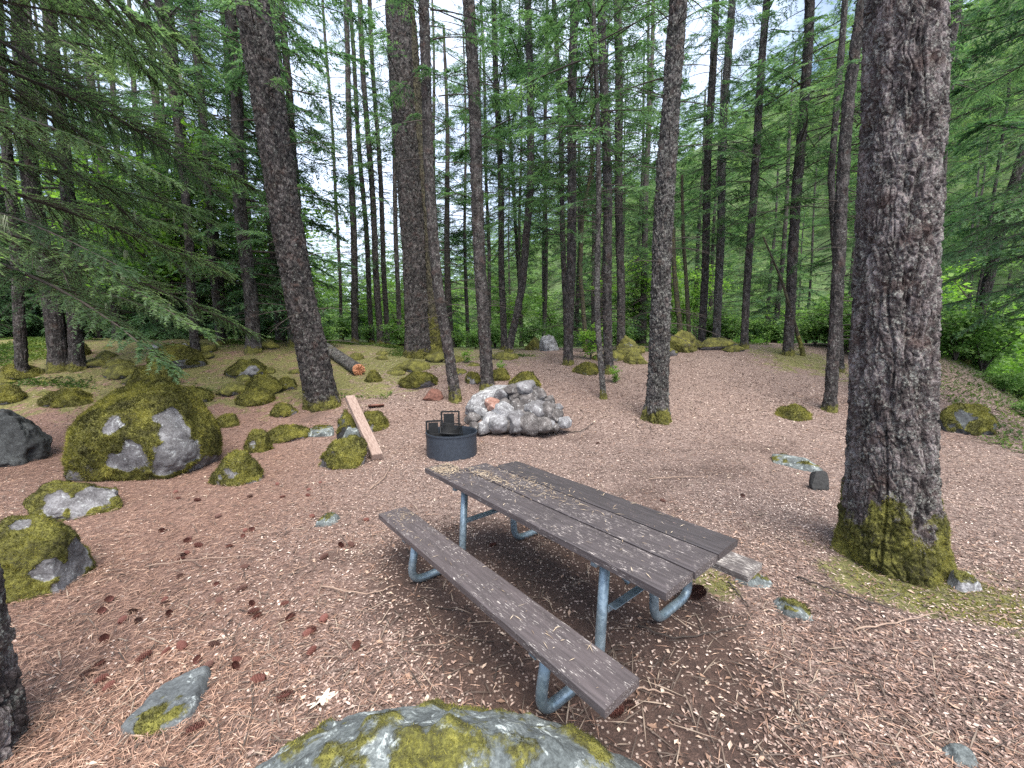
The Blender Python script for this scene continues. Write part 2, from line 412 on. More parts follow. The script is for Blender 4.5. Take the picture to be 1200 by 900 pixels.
Z = np.concatenate([T(X[i:i + 60000], Y[i:i + 60000]) for i in range(0, len(X), 60000)])
nx = len(xs); ii, jj = np.meshgrid(np.arange(len(ys) - 1), np.arange(nx - 1), indexing='ij'); ii = ii.ravel(); jj = jj.ravel()
gg = Geo().add(np.stack([X, Y, Z], 1), np.stack([ii * nx + jj, ii * nx + jj + 1, (ii + 1) * nx + jj + 1, (ii + 1) * nx + jj], 1))
go = gg.obj('ground', [GROUND]); tag(go, 'forest floor covered in needles and wood chips', 'ground', kind='structure')
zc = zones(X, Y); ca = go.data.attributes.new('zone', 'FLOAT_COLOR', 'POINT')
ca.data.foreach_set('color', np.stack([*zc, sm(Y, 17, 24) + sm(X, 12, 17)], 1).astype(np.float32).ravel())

# ------------------------------------------------------------------ litter
def scatter(n, ymax=14.0, ymin=0.9):
    y = ymin * (ymax / ymin) ** rng.random(n); x = (rng.random(n) * 2 - 1) * 1.38 * (y + 0.25)
    return x, y
def flakes(x, y, L, W, lift, tilt, mat, name, label, cat, tint, bend=0.0, z=None):
    n = len(x); th = rng.random(n) * 2 * pi; gs = np.clip(y / 5, 1, 1.9); L = L * gs; W = W * gs
    zz = (T(x, y) if z is None else z) + lift
    d = np.stack([np.cos(th), np.sin(th), rng.normal(0, tilt, n)], 1); d /= np.linalg.norm(d, axis=1)[:, None]
    s = np.stack([-np.sin(th), np.cos(th), rng.normal(0, tilt, n)], 1)
    c = np.stack([x, y, zz], 1); L = L[:, None] / 2; W = W[:, None] / 2
    up = np.array([0, 0, 1.0]) * bend * L
    V = np.stack([c - d * L, c - d * L * 0.15 + s * W + up, c + d * L + up * 0.3, c - d * L * -0.1 - s * W + up], 1).reshape(-1, 3)
    b = np.arange(n)[:, None] * 4
    g_ = Geo().add(V, np.concatenate([b + 0, b + 1, b + 2, b + 3], 1), 0, None, tint)
    o = g_.obj(name, [mat], smooth=False); return tag(o, label, cat, kind='stuff')
x, y = scatter(230000); zm = zones(x, y)
keep = rng.random(len(x)) < (0.10 + 0.9 * zm[1]) * (1 - 0.92 * zm[2]) * (0.45 + 0.55 * sm(fbm(np.stack([x, y, 0 * x], 1) * 1.3, 3, 41), -0.35, 0.25)) * (1 - 0.7 * zm[0]); x, y = x[keep], y[keep]; n = len(x)
t = np.clip(rng.beta(1.6, 1.7, n) + 0.25 * fbm(np.stack([x, y, 0 * x], 1) * 0.9, 2, 77), 0, 1)
flakes(x, y, rng.uniform(0.012, 0.034, n) * rng.uniform(0.7, 1.4, n), rng.uniform(0.007, 0.017, n), rng.uniform(0.003, 0.012, n), 0.22, CHIP, 'wood_chip_litter',
       'pale wood chips and dry leaf flakes strewn over the clearing', 'litter', t, 0.15)
x, y = scatter(150000, 13); zm = zones(x, y)
keep = rng.random(len(x)) < (0.22 + 0.8 * (1 - zm[1])) * (1 - 0.85 * zm[2]) * (0.5 + 0.5 * sm(fbm(np.stack([x, y, 0 * x], 1) * 1.1, 3, 43), -0.3, 0.25)) * (1 - 0.6 * zm[0]); x, y = x[keep], y[keep]; n = len(x)
flakes(x, y, rng.uniform(0.05, 0.14, n), rng.uniform(0.0018, 0.0036, n), rng.uniform(0.004, 0.016, n), 0.13, NEEDL, 'needle_litter',
       'reddish dry pine needles matted over the forest floor', 'litter', rng.beta(2, 2, n), 0.12)

x, y = scatter(5200, 13); n = len(x)
flakes(x, y, rng.uniform(0.06, 0.30, n), rng.uniform(0.004, 0.009, n), rng.uniform(0.008, 0.02, n), 0.06, litter_mat('twig_litter_wood', [(0.0, (0.03, 0.022, 0.018)), (0.6, (0.10, 0.075, 0.06)), (1.0, (0.33, 0.26, 0.2))]), 'twig_litter',
       'short dark twigs scattered through the forest litter', 'litter', rng.random(n), 0.05)
x, y = scatter(1500, 10); n = len(x)
flakes(x, y, rng.uniform(0.025, 0.055, n), rng.uniform(0.014, 0.028, n), rng.uniform(0.006, 0.016, n), 0.25, litter_mat('dead_leaf', [(0.0, (0.09, 0.05, 0.035)), (0.5, (0.26, 0.165, 0.115)), (1.0, (0.56, 0.45, 0.36))]), 'leaf_litter',
       'dry brown and pale leaves scattered through the litter', 'litter', rng.random(n), 0.2)
# ------------------------------------------------------------------ rocks
def fuzz(V, Fc, moss, per_m2, h, wd, maxn=60000):
    tri = V[Fc]; e1 = tri[:, 1] - tri[:, 0]; e2 = tri[:, 2] - tri[:, 0]
    nrm = np.cross(e1, e2); ar = np.linalg.norm(nrm, axis=1) / 2; nrm /= (2 * ar[:, None] + 1e-12)
    wgt = ar * (moss[Fc].mean(1) > 0.52)
    tot = wgt.sum()
    if tot <= 0: return None
    n = int(min(maxn, tot * per_m2)); k = rng.choice(len(Fc), n, p=wgt / tot)
    a = rng.random((n, 2)); fl = a.sum(1) > 1; a[fl] = 1 - a[fl]
    P = tri[k, 0] + a[:, :1] * e1[k] + a[:, 1:] * e2[k]
    hh0 = 1 + 0.8 * (rng.random(n) < 0.12)
    d = nrm[k] * 0.8 + np.array([0, 0, 0.25]) + rng.normal(0, 0.55, (n, 3)); d /= np.linalg.norm(d, axis=1)[:, None]
    s = np.cross(d, rng.normal(0, 1, (n, 3))); s /= np.linalg.norm(s, axis=1)[:, None]
    hh = h * (rng.uniform(0.4, 1.3, n) * hh0)[:, None]
    W = np.stack([P - s * wd / 2 - nrm[k] * 0.003, P + s * wd / 2 - nrm[k] * 0.003, P + d * hh], 1).reshape(-1, 3)
    tt = np.clip(0.42 + 1.1 * fbm(P * 6.0, 4, 61) + rng.normal(0, 0.2, n), 0, 1)
    return W, np.arange(3 * n).reshape(-1, 3), tt
def rock_unit(seed, sub, rough, flat, square, tap=0.4, facets=7):
    U, Fc = ico(sub); U = U.copy()
    if square: U = np.sign(U) * np.abs(U) ** (1 - square); U /= np.abs(U).max(1)[:, None] ** square
    r = 1 + rough * fbm(U * 1.25 + seed * 3.7, 3, seed) + rough * 0.35 * fbm(U * 4.1 + seed, 4, seed + 5)
    f1, f2, _ = voro(U * 1.7 + seed * 1.9, seed); r = r + 0.10 * rough * 4 * (f1 - 0.5)
    P = U * r[:, None]
    rk = np.random.default_rng(seed + 500)
    for _ in range(facets):
        nv = norm(rk.normal(0, 1, 3) * np.array([1, 1, 0.8])); dv = rk.uniform(0.62, 0.86)
        over = np.maximum(P @ nv - dv, 0); P = P - over[:, None] * nv * 0.82
    if flat: P[:, 2] = np.where(P[:, 2] > 0, np.minimum(P[:, 2], flat + 0.15 * (P[:, 2] - flat)), P[:, 2])
    mn, mx = P.min(0), P.max(0)
    P[:, :2] = (P[:, :2] - (mn[:2] + mx[:2]) / 2) / (mx[:2] - mn[:2]); P[:, 2] = (P[:, 2] - mn[2]) / (mx[2] - mn[2])
    P[:, :2] *= (1.1 - tap * np.maximum(P[:, 2:3] - 0.25, 0))
    mn, mx = P[:, :2].min(0), P[:, :2].max(0); P[:, :2] = (P[:, :2] - (mn + mx) / 2) / (mx - mn)
    return P, Fc
def rock_geo(W, D, H, bury, seed, moss, sub=5, rough=0.28, patches=(), up=0.6, mossn=1.6, flat=0.0, square=0.0, fz=0, fh=0.014, tap=0.4, facets=7):
    P, Fc = rock_unit(seed, sub, rough, flat, square, tap, facets)
    P = P * np.array([W, D, H + bury]) - np.array([0, 0, bury])
    tri = P[Fc]; fn = np.cross(tri[:, 1] - tri[:, 0], tri[:, 2] - tri[:, 0]); vn = np.zeros_like(P)
    for k in range(3): np.add.at(vn, Fc[:, k], fn)
    vn /= np.linalg.norm(vn, axis=1)[:, None] + 1e-12
    m = moss + up * (vn[:, 2] - 0.35) + 0.55 * fbm(P / max(W, 0.3) * mossn * 2 + seed, 4, seed + 11)
    for (px, py, pr, base, dF) in patches:
        Wd = P + base; dp = Wd[:, 1] * CP - (Wd[:, 2] - CH) * SP
        upx = 600 + F * Wd[:, 0] / dp; upy = 450 - F * (Wd[:, 1] * SP + (Wd[:, 2] - CH) * CP) / dp
        e_ = np.hypot(upx - px, upy - py); cand = np.where(e_ < e_.min() + 5)[0]; pc = P[cand[np.argmin(dp[cand])]]; pr = pr * dF
        m = m - 1.1 * (1 - sm(np.linalg.norm((P - pc) * np.array([1, .7, 1]), axis=1) * (1 + 0.9 * fbm(P * (2.2 / max(W, .4)) * 1.6 + px, 4, 4)) + 0.5 * pr * fbm(P * 7 + py, 4, 6), 0.45 * pr, 1.35 * pr))
    m = np.clip(m, 0, 1)
    P = P + vn * (sm(m, 0.42, 0.6) * (0.016 + 0.030 * fbm(P * 9, 3, 8) + 0.014 * fbm(P * 30, 2, 9)) * min(1, W / 0.6))[:, None]
    P = P + vn * (0.012 * min(W, 1.2) * fbm(P * 14, 3, seed + 2))[:, None]
    g_ = Geo().add(P, Fc, 0, m)
    if fz:
        q = fuzz(P, Fc, m, fz, fh, max(0.0038, fh * 0.28))
        if q: g_.add(q[0], q[1], 1, 1.0, q[2])
    return g_
def rock(x0, x1, yt, yb, moss, label, name='mossy_rock', mat=None, seed=None, ratio=0.75, sub=5, group=None, patches=(), cat='rock', fz=None, up=0.6, inset=False, cyf=None, **kw):
    cx = (x0 + x1) / 2; G = ground(cx, yb); d = camdepth(G)
    W = (x1 - x0) * d / F; D = W * ratio
    cy = G[1] + D * 0.40; cxw = G[0] / G[1] * cy
    kx = (cx - 600) / F
    W = W * cy / G[1] / math.sqrt(1 + (kx * ratio) ** 2)
    z0 = Tz(cxw, cy)
    if inset:
        Gt = ground(cx, yt); D = max(Gt[1] - G[1], 0.08); cy = G[1] + D / 2; cxw = kx * cy * 1.0; z0 = Tz(cxw, cy); H = 0.035 + 0.06 * W; ratio = D / W
        cxw = (G[0] + Gt[0]) / 2
    else:
        D = W * ratio
        Hq = max(on_ray(cx, yt, cy)[2] - z0, 0.04); sl_ = (CH - z0) / cy
        H = math.sqrt(max(Hq ** 2 - (0.5 * D * sl_) ** 2, (0.4 * Hq) ** 2))
    seed = seed if seed is not None else int(x0 * 7 + yb) % 97
    if cyf: cy = cyf; cxw = kx * cy; z0 = Tz(cxw, cy); H = 0.35; D = W * ratio
    if not inset:
        PU, _ = rock_unit(seed, 3, kw.get('rough', 0.28), kw.get('flat', 0.0), kw.get('square', 0.0), kw.get('tap', 0.4), kw.get('facets', 7))
        for _ in range(14):
            by_ = 0.25 * H + 0.10; Pw = PU * np.array([W, D, H + by_]) + np.array([cxw, cy, z0 - by_])
            Pw = Pw[Pw[:, 2] > T0(Pw[:, 0], Pw[:, 1]) + 0.0]
            if len(Pw) < 5: break
            dp = Pw[:, 1] * CP - (Pw[:, 2] - CH) * SP; ux = 600 + F * Pw[:, 0] / dp; uy = 450 - F * (Pw[:, 1] * SP + (Pw[:, 2] - CH) * CP) / dp
            W = W * np.clip((x1 - x0) / (ux.max() - ux.min()), 0.75, 1.3); cxw += ((x0 + x1) / 2 - (ux.max() + ux.min()) / 2) * cy / F * 0.9
            H = max(H + np.clip((uy.min() - yt) * cy / F, -0.3 * H, 0.3 * H) * 0.8, 0.05)
            D = W * ratio
            if not cyf: cy = np.clip(cy + np.clip((yb - uy.max()) / F * -cy * 1.2, -0.15, 0.15), G[1] - 0.5, G[1] + 2 * D)
            z0 = Tz(cxw, cy)
    zlow = min(z0, G[2])
    if fz is None: fz = 0 if d > 12 else (9000 if d > 5 else 20000); kw.setdefault('fh', 0.030 if d > 5 else 0.016)
    if moss > 0.5: moss += 0.13
    pt = []
    for (px, py, pr) in patches:
        pt.append((px, py, pr, np.array([cxw, cy, z0]), d / F))
    g_ = rock_geo(W, D, H, 0.25 * H + 0.10 + (z0 - zlow), seed, moss, sub, patches=pt, fz=fz, up=up, **kw)
    o = g_.obj(name, [mat or GRANITE, MOSSFUZZ], loc=(cxw, cy, z0), smooth=lambda m: m == 0)
    return tag(o, label, cat, group)
rock(72, 256, 441, 563, 0.72, 'huge mossy boulder with bare granite patches on its lower face', 'mossy_boulder', sub=6, ratio=0.9, seed=3, rough=0.15, tap=0.62, facets=2,
     patches=((132, 492, 10), (200, 485, 11), (210, 505, 15), (224, 527, 17), (203, 540, 14), (160, 538, 13), (148, 547, 10)), cat='boulder', up=0.45)
rock(-70, 60, 478, 552, 0.02, 'dark shadowed boulder beside the huge mossy boulder', 'dark_boulder', DARKROCK, sub=6, cat='boulder', up=0.35)  # shade of this boulder is put into its darker rock colour
rock(-40, 107, 606, 702, 0.66, 'rounded boulder with green moss cap and white lichen side, below the flat one', 'mossy_boulder', sub=6, ratio=0.8, cat='boulder', seed=12, rough=0.16,
     patches=((98, 640, 14), (90, 665, 18), (62, 662, 12), (30, 612, 9)), up=0.45)
rock(28, 145, 566, 610, 0.55, 'low wide rock with grey stone showing through thin moss', 'mossy_rock', sub=6, ratio=0.7, patches=((66, 580, 13), (110, 580, 14), (95, 600, 9)))
rock(158, 780, 826, 1100, 0.28, 'big foreground boulder with blue grey lichen and green moss patches', 'lichen_boulder', GREYROCK, sub=6, ratio=0.52, cyf=1.3, facets=2, tap=0.55, seed=8, rough=0.13, cat='boulder', up=0.25, mossn=5.5, fz=16000, fh=0.010)
def slab(poly, h, mat, label, name, mosspx):
    pts = np.array([ground(*p) for p in poly]); c = pts.mean(0); c[2] = Tz(c[0], c[1]); q = pts[:, :2] - c[:2]
    an = np.arctan2(q[:, 1], q[:, 0]); rr = np.hypot(q[:, 0], q[:, 1]); o_ = np.argsort(an); an, rr = an[o_], rr[o_]
    nt_, nr = 120, 40; th = np.linspace(-pi, pi, nt_, endpoint=False)
    R_ = np.interp(th, np.concatenate([an - 2 * pi, an, an + 2 * pi]), np.tile(rr, 3))
    u = np.linspace(0.02, 1.12, nr); A, U = np.meshgrid(th, u); Rg = np.tile(R_, (nr, 1)) * U
    x, y = Rg * np.cos(A), Rg * np.sin(A); z = h * (1 - sm(U, 0.80, 1.1)) - 0.03 * sm(U, 0.95, 1.12)
    P = np.stack([x.ravel(), y.ravel(), z.ravel()], 1); nz_ = fbm(P * 14, 4, 6); P[:, 2] += 0.012 * nz_ + 0.02 * P[:, 0]; P[:, :2] *= (1 + 0.05 * fbm(P * 9, 2, 9))[:, None]
    mg = ground(*mosspx) - c; m = np.clip(0.95 - np.linalg.norm(P[:, :2] - mg[:2], axis=1) / 0.20 + 0.5 * fbm(P * 16, 3, 2), 0, 1)
    i, j = np.meshgrid(np.arange(nr - 1), np.arange(nt_), indexing='ij'); i = i.ravel(); j = j.ravel(); j2 = (j + 1) % nt_
    Fq = np.stack([i * nt_ + j, (i + 1) * nt_ + j, (i + 1) * nt_ + j2, i * nt_ + j2], 1)
    g_ = Geo().add(P, Fq, 0, m); cap = np.stack([np.arange(nt_), (np.arange(nt_) + 1) % nt_], 1)
    g_.add(np.concatenate([P[:nt_], [P[:nt_].mean(0)]]), np.column_stack([cap, np.full(nt_, nt_)]), 0, 0.0)
    q_ = fuzz(P, np.concatenate([Fq[:, [0, 1, 2]], Fq[:, [0, 2, 3]]]), m, 26000, 0.014, 0.004)
    if q_: g_.add(q_[0], q_[1], 1, 1.0, q_[2])
    return tag(g_.obj(name, [mat, MOSSFUZZ], loc=c, smooth=lambda mm: mm == 0), label, 'rock')
SLATE = make_rock('slate_stone', (0.03, 0.034, 0.037), (0.075, 0.085, 0.09), (0.14, 0.155, 0.16), (0.36, 0.40, 0.40), 0.2)
slab([(140, 858), (165, 838), (180, 815), (212, 797), (246, 783), (244, 800), (236, 822), (222, 848), (195, 860), (160, 868)], 0.045, SLATE, 'flat triangular slate coloured stone with mossy lower edge set into the needles', 'flat_stone', (185, 852))
rock(249, 308, 529, 563, 0.66, 'moss covered rock just beside the huge boulder, at its granite side')
rock(376, 430, 512, 548, 0.62, 'round yellow green mossy rock at the foot of the timber beam', seed=6)
rock(394, 424, 481, 516, 0.5, 'mossy rock under the timber beam, dark stone below', mat=DARKROCK)
rock(420, 455, 482, 507, 0.7, 'mossy hump on the fire ring side of the timber beam')
rock(400, 432, 500, 528, 0.05, 'bare blue grey rock wedged below the timber beam', 'grey_rock', GREYROCK)
rock(312, 368, 499, 518, 0.75, 'low mossy slab in front of the leaning trunk')
rock(360, 398, 497, 513, 0.1, 'flat grey green stone between mossy slab and beam', 'flat_stone', GREYROCK, flat=0.6, inset=True)
rock(287, 318, 503, 527, 0.7, 'small mossy lump uphill of the rock beside the huge boulder')
rock(317, 348, 473, 489, 0.8, 'small dark mossy mound just in front of the leaning trunk')
rock(250, 280, 486, 501, 0.8, 'small mossy mound uphill of the huge boulder')
rock(275, 323, 456, 475, 0.8, 'mossy mound lowest of the three on the slope')
rock(287, 332, 440, 461, 0.8, 'mossy mound in the middle of the three on the slope')
rock(325, 347, 442, 456, 0.75, 'little mossy lump touching the middle mound')
rock(264, 317, 422, 441, 0.75, 'mossy flat topped rock with a pale grey edge, highest on the slope', patches=((295, 437, 8),))
rock(198, 250, 454, 472, 0.85, 'low yellow moss mound behind the huge boulder')
rock(149, 208, 426, 455, 0.8, 'humped mossy rock directly above the huge boulder')
rock(172, 242, 404, 431, 0.78, 'long mossy rock on the ridge with brown shaded front', sub=6)
rock(172, 197, 402, 411, 0.0, 'flat white stone on the ridge by a fir trunk', 'white_stone', PALEROCK)
rock(207, 222, 402, 411, 0.0, 'tiny white stone behind the long ridge rock', 'white_stone', PALEROCK)
rock(46, 106, 456, 476, 0.8, 'dark mossy mound above the shadowed boulder')
rock(-12, 30, 452, 474, 0.75, 'dark mossy mound at the edge of the photo above the shadowed boulder')
rock(-10, 56, 428, 448, 0.9, 'yellow mossy mound on the ridge, farthest to the side')
rock(75, 108, 403, 420, 0.8, 'mossy lump under the low fir boughs')
rock(468, 512, 437, 454, 0.9, 'yellow mossy mound below the thick paired trunks')
rock(545, 564, 436, 450, 0.55, 'small half mossy white faced rock between two trunks')
rock(596, 634, 436, 456, 0.9, 'yellow mossy mound behind the granite stone heap')
rock(574, 597, 432, 447, 0.85, 'mossy lump beside the straight trunk behind the stone heap')
rock(428, 447, 434, 448, 0.8, 'small mossy lump beside the cut log end')
rock(670, 702, 425, 440, 0.85, 'low mossy rock at the foot of the slim trunks by the path')
rock(722, 750, 394, 413, 0.75, 'square mossy rock beyond the slim trunks')
rock(731, 760, 412, 428, 0.85, 'low mossy rock between slim trunk and lichened trunk')
rock(782, 817, 387, 413, 0.95, 'bright yellow mossy rock just behind the lichened trunk')
rock(815, 868, 396, 410, 0.6, 'low wide mossy rock on the crest of the path')
rock(615, 637, 395, 410, 0.75, 'mossy rock at the far end of the path')
rock(632, 655, 392, 411, 0.2, 'pale bare rock with moss edges at the far end of the path', 'pale_rock', PALEROCK)
rock(912, 951, 475, 491, 0.9, 'small round moss mound alone on the open chips')
rock(1096, 1170, 474, 509, 0.62, 'dark mossy boulder on the brink of the drop', 'mossy_boulder', DARKROCK, patches=((1128, 482, 8),), cat='boulder')
rock(906, 958, 701, 728, 0.12, 'small grey green stone on the chips near the big trunk', 'grey_stone', GREYROCK, seed=9)
rock(906, 962, 536, 556, 0.05, 'flat grey green slab flush with the chips beside the charred stub', 'flat_stone', GREYROCK, flat=0.6, inset=True)
rock(860, 912, 676, 692, 0.1, 'flat grey stone by the end of the far bench', 'flat_stone', GREYROCK, flat=0.6, inset=True)
rock(1110, 1150, 668, 690, 0.2, 'white lichened stone on the moss around the big trunk', 'white_stone', PALEROCK)
rock(1100, 1150, 880, 905, 0.0, 'pale teal lichened stone near the photo corner', 'pale_stone', GREYROCK, flat=0.6, inset=True)
rock(372, 402, 604, 618, 0.0, 'thin grey stone lying flat before the near bench', 'flat_stone', GREYROCK, flat=0.6, inset=True)

# small mossy mounds over the ridge
rm = random.Random(12)
for i in range(64):
    px, py = (rm.uniform(-5, 345), rm.uniform(404, 470)) if i < 36 else (rm.uniform(395, 900), rm.uniform(401, 425)) if i < 54 else (rm.uniform(400, 560), rm.uniform(415, 445))
    if 60 < px < 260 and py > 448: continue
    if 610 < px < 700 and py > 404: continue
    w_ = rm.uniform(10, 34) if py < 430 else rm.uniform(14, 44)
    rock(px - w_ / 2, px + w_ / 2, py - w_ * rm.uniform(.25, .42), py, rm.uniform(.6, 1.0), 'small mossy mound among many scattered over the ridge', 'mossy_mound', group='small mossy mounds over the ridge', seed=i, sub=4, fz=3500, ratio=0.9)
# granite heap: large boulder with stones
rock(544, 632, 451, 490, 0.12, 'large whitish granite boulder backing the heap of fire stones', 'granite_boulder', PALEROCK, sub=6, seed=21, ratio=0.7, rough=0.2, cat='boulder', up=0.1)
rock(566, 652, 480, 506, -0.3, 'dark base rock added to shade the gaps between the fire stones', 'gap_shade_rock', DARKROCK, seed=44, ratio=0.7, cat='rock', rough=0.35)  # dark rock added behind the stones so their gaps look shaded
# scorched fire stones
random.seed(3)
stones = [(553, 492, 16), (564, 485, 15), (572, 497, 17), (584, 499, 18), (580, 484, 16), (592, 488, 20), (597, 500, 18), (608, 497, 20), (620, 500, 22), (612, 486, 24),
          (604, 478, 15), (625, 488, 22), (634, 500, 20), (640, 490, 22), (645, 499, 16), (630, 478, 18), (618, 476, 15), (640, 479, 16), (652, 490, 17), (660, 497, 12),
          (648, 481, 13), (592, 476, 15), (577, 474, 13), (589, 466, 14), (603, 467, 14), (617, 466, 14), (556, 502, 12), (567, 504, 12), (606, 505, 13), (650, 503, 11), (600, 459, 15), (615, 458, 17), (630, 466, 17), (643, 470, 16), (624, 471, 15), (652, 479, 14)]
pale_i = {1, 2, 3, 5, 14, 19, 27}; red_i = {4, 22}
for i, (px, py, wpx) in enumerate(stones):
    Gb = ground(600, 506); fr = np.clip((506 - py) / 42, 0, 1)
    p = on_ray(px, py, Gb[1] - 0.22 + fr * 0.60)
    sz = wpx * camdepth(p) / F * random.choice((1.0, 1.2, 1.35, 1.5))
    lab = 'sooty rounded stone stacked in the heap before the granite boulder'; mt = BROWNROCK; nm = 'fire_stone'; grp = 'sooty fire stones'
    if i % 4 == 3: mt = GRANITE; lab = 'speckled grey stone stacked in the heap before the granite boulder'; grp = 'speckled fire stones'
    if i in pale_i: lab = 'pale whitish stone at the foot of the fire stone heap'; mt = PALEROCK; grp = 'pale fire stones'
    if i in red_i: lab = 'rust red stone in the fire stone heap'; mt = REDROCK; grp = 'rust red fire stones'
    g_ = rock_geo(sz, sz * random.uniform(0.8, 1.1), sz * random.uniform(0.45, 0.62), sz * 0.3, 100 + i, -0.3, 4, rough=0.26, facets=12, tap=0.1)
    o = g_.obj(nm, [mt, MOSSFUZZ], loc=p); o.rotation_euler = (random.uniform(-.4, .4), random.uniform(-.4, .4), random.uniform(0, 6)); tag(o, lab, 'stone', grp)

# ------------------------------------------------------------------ conifer foliage templates
def blades(P, D, side, L, W):
    """triangles: base P, direction D, side dir, length, width"""
    n = len(P)
    V = np.stack([P - side * (W / 2)[:, None], P + side * (W / 2)[:, None], P + D * L[:, None]], 1).reshape(-1, 3)
    return V, np.arange(3 * n).reshape(-1, 3)
def norm(v): return v / (np.linalg.norm(v, axis=-1, keepdims=True) + 1e-12)
def bough(L, ntw, twl, nb, bl, bw, droop, r, bare=0.0, stem=0.012):
    """one fir bough along +x: list of (V, F, mat, tint)"""
    out = []
    s = np.linspace(0, 1, 9)
    ax = np.stack([s * L, 0.06 * L * np.sin(s * 3 + r.random() * 6) * s, -droop * L * s ** 1.8 + 0.08 * L * s], 1)
    V, Fq, C = tube(ax, stem * (1 - 0.85 * s), 4, False); out.append((V, np.concatenate([Fq[:, [0, 1, 2]], Fq[:, [0, 2, 3]]]), 1, 0.5))
    st = np.sort(r.uniform(0.16 + bare, 1.0, ntw)); side = np.where(np.arange(ntw) % 2 == 0, 1.0, -1.0)
    B = np.stack([np.interp(st, s, ax[:, k]) for k in range(3)], 1)
    tl = twl * L * (0.28 + 0.95 * (1 - st) * sm(st, 0.0, 0.3)) * r.uniform(0.6, 1.25, ntw)
    ang = side * np.radians(r.uniform(38, 72, ntw)) * (1 - 0.6 * sm(st, 0.9, 1.0))
    td = np.stack([np.cos(ang), np.sin(ang), r.normal(-0.12, 0.12, ntw)], 1); td = norm(td)
    sag = r.uniform(0.1, 0.5, ntw)
    # twig stems
    sd_ = norm(np.cross(td, np.array([0, 0, 1.0])))
    E = B + td * tl[:, None] + np.array([0, 0, -1.0]) * (sag * tl)[:, None]
    Mid = B + td * tl[:, None] * 0.5 + np.array([0, 0, -1.0]) * (sag * tl * 0.25)[:, None]
    wv = np.array([0, 0, 1.0]) * 0.0014 + sd_ * 0.0010
    V = np.stack([B - wv, B + wv, Mid + wv, E, Mid - wv], 1).reshape(-1, 3); b = np.arange(ntw)[:, None] * 5
    out.append((V, np.concatenate([b + [[0, 1, 2]], b + [[0, 2, 4]], b + [[4, 2, 3]]]), 1, 0.5))
    # needles
    k = np.repeat(np.arange(ntw), nb); u = np.tile((np.arange(nb) + 0.5) / nb, ntw) + r.normal(0, 0.02, ntw * nb)
    P = B[k] + td[k] * (tl[k] * u)[:, None] + np.array([0, 0, -1.0]) * (sag[k] * tl[k] * u * u)[:, None]
    tang = norm(td[k] + np.array([0, 0, -1.0]) * (2 * sag[k] * u)[:, None])
    sp = np.where(r.random(len(k)) < 0.5, 1.0, -1.0)
    a = np.radians(r.uniform(28, 62, len(k)))
    dirs = norm(tang * np.cos(a)[:, None] + sd_[k] * (sp * np.sin(a))[:, None] + np.array([0, 0, 1.0]) * r.normal(0, 0.22, len(k))[:, None])
    bs = norm(np.cross(dirs, np.array([0, 0, 1.0]) + r.normal(0, 0.5, (len(k), 3))))
    V, Fc = blades(P, dirs, bs, bl * r.uniform(0.6, 1.3, len(k)) * (1.05 - 0.45 * u), np.full(len(k), bw) * r.uniform(0.7, 1.3, len(k)))
    tint = np.clip(0.42 + r.normal(0, 0.16, ntw)[k] + 0.22 * (u - 0.4) + 0.12 * (st[k] - 0.5), 0, 1)
    out.append((V, Fc, 0, tint))
    return out
def place(g_, parts, M3, off, dt=0.0):
    for V, Fc, m, t in parts:
        g_.add(V @ M3.T + off, Fc, m, None, np.clip(t + dt, 0, 1) if m == 0 else t)
def rotm(yaw, pitch, roll=0.0):
    return np.array(Matrix.Rotation(yaw, 3, 'Z') @ Matrix.Rotation(-pitch, 3, 'Y') @ Matrix.Rotation(roll, 3, 'X'))
r0 = np.random.default_rng(4)
MID = [bough(1.0, 42, 0.40, 14, 0.060, 0.015, r0.uniform(0.1, 0.35), r0) for _ in range(7)]
SPARSE = [bough(1.0, 26, 0.40, 12, 0.070, 0.016, r0.uniform(0.1, 0.4), r0, 0.25) for _ in range(5)]
FARB = [bough(1.0, 16, 0.5, 6, 0.16, 0.05, r0.uniform(0.1, 0.35), r0) for _ in range(4)]
NEAR = [bough(1.0, 120, 0.23, 42, 0.0165, 0.0040, r0.uniform(0.18, 0.5), r0, 0.05, 0.010) for _ in range(4)]
def dead_twig(g_, base, yaw, L, r, droop=0.25, rad=0.012, sub=4):
    s = np.linspace(0, 1, 7); w = r.normal(0, 0.05, 3)
    d = np.array([math.cos(yaw), math.sin(yaw), 0.0])
    p = base + s[:, None] * L * d + np.stack([w[0] * L * np.sin(4 * s), w[1] * L * np.sin(3 * s), 0.12 * L * s - droop * L * s ** 2], 1)
    V, Fq, _ = tube(p, rad * (1 - 0.88 * s), 5, False); g_.add(V, Fq, 1)
    for _ in range(sub):
        i = r.integers(2, 6); a2 = yaw + r.choice([-1, 1]) * r.uniform(0.5, 1.1); l2 = L * r.uniform(0.15, 0.4)
        q = p[i] + np.linspace(0, 1, 4)[:, None] * l2 * np.array([math.cos(a2), math.sin(a2), r.uniform(-0.5, 0.15)])
        V, Fq, _ = tube(q, rad * 0.4 * np.linspace(1, 0.2, 4), 3, False); g_.add(V, Fq, 1)
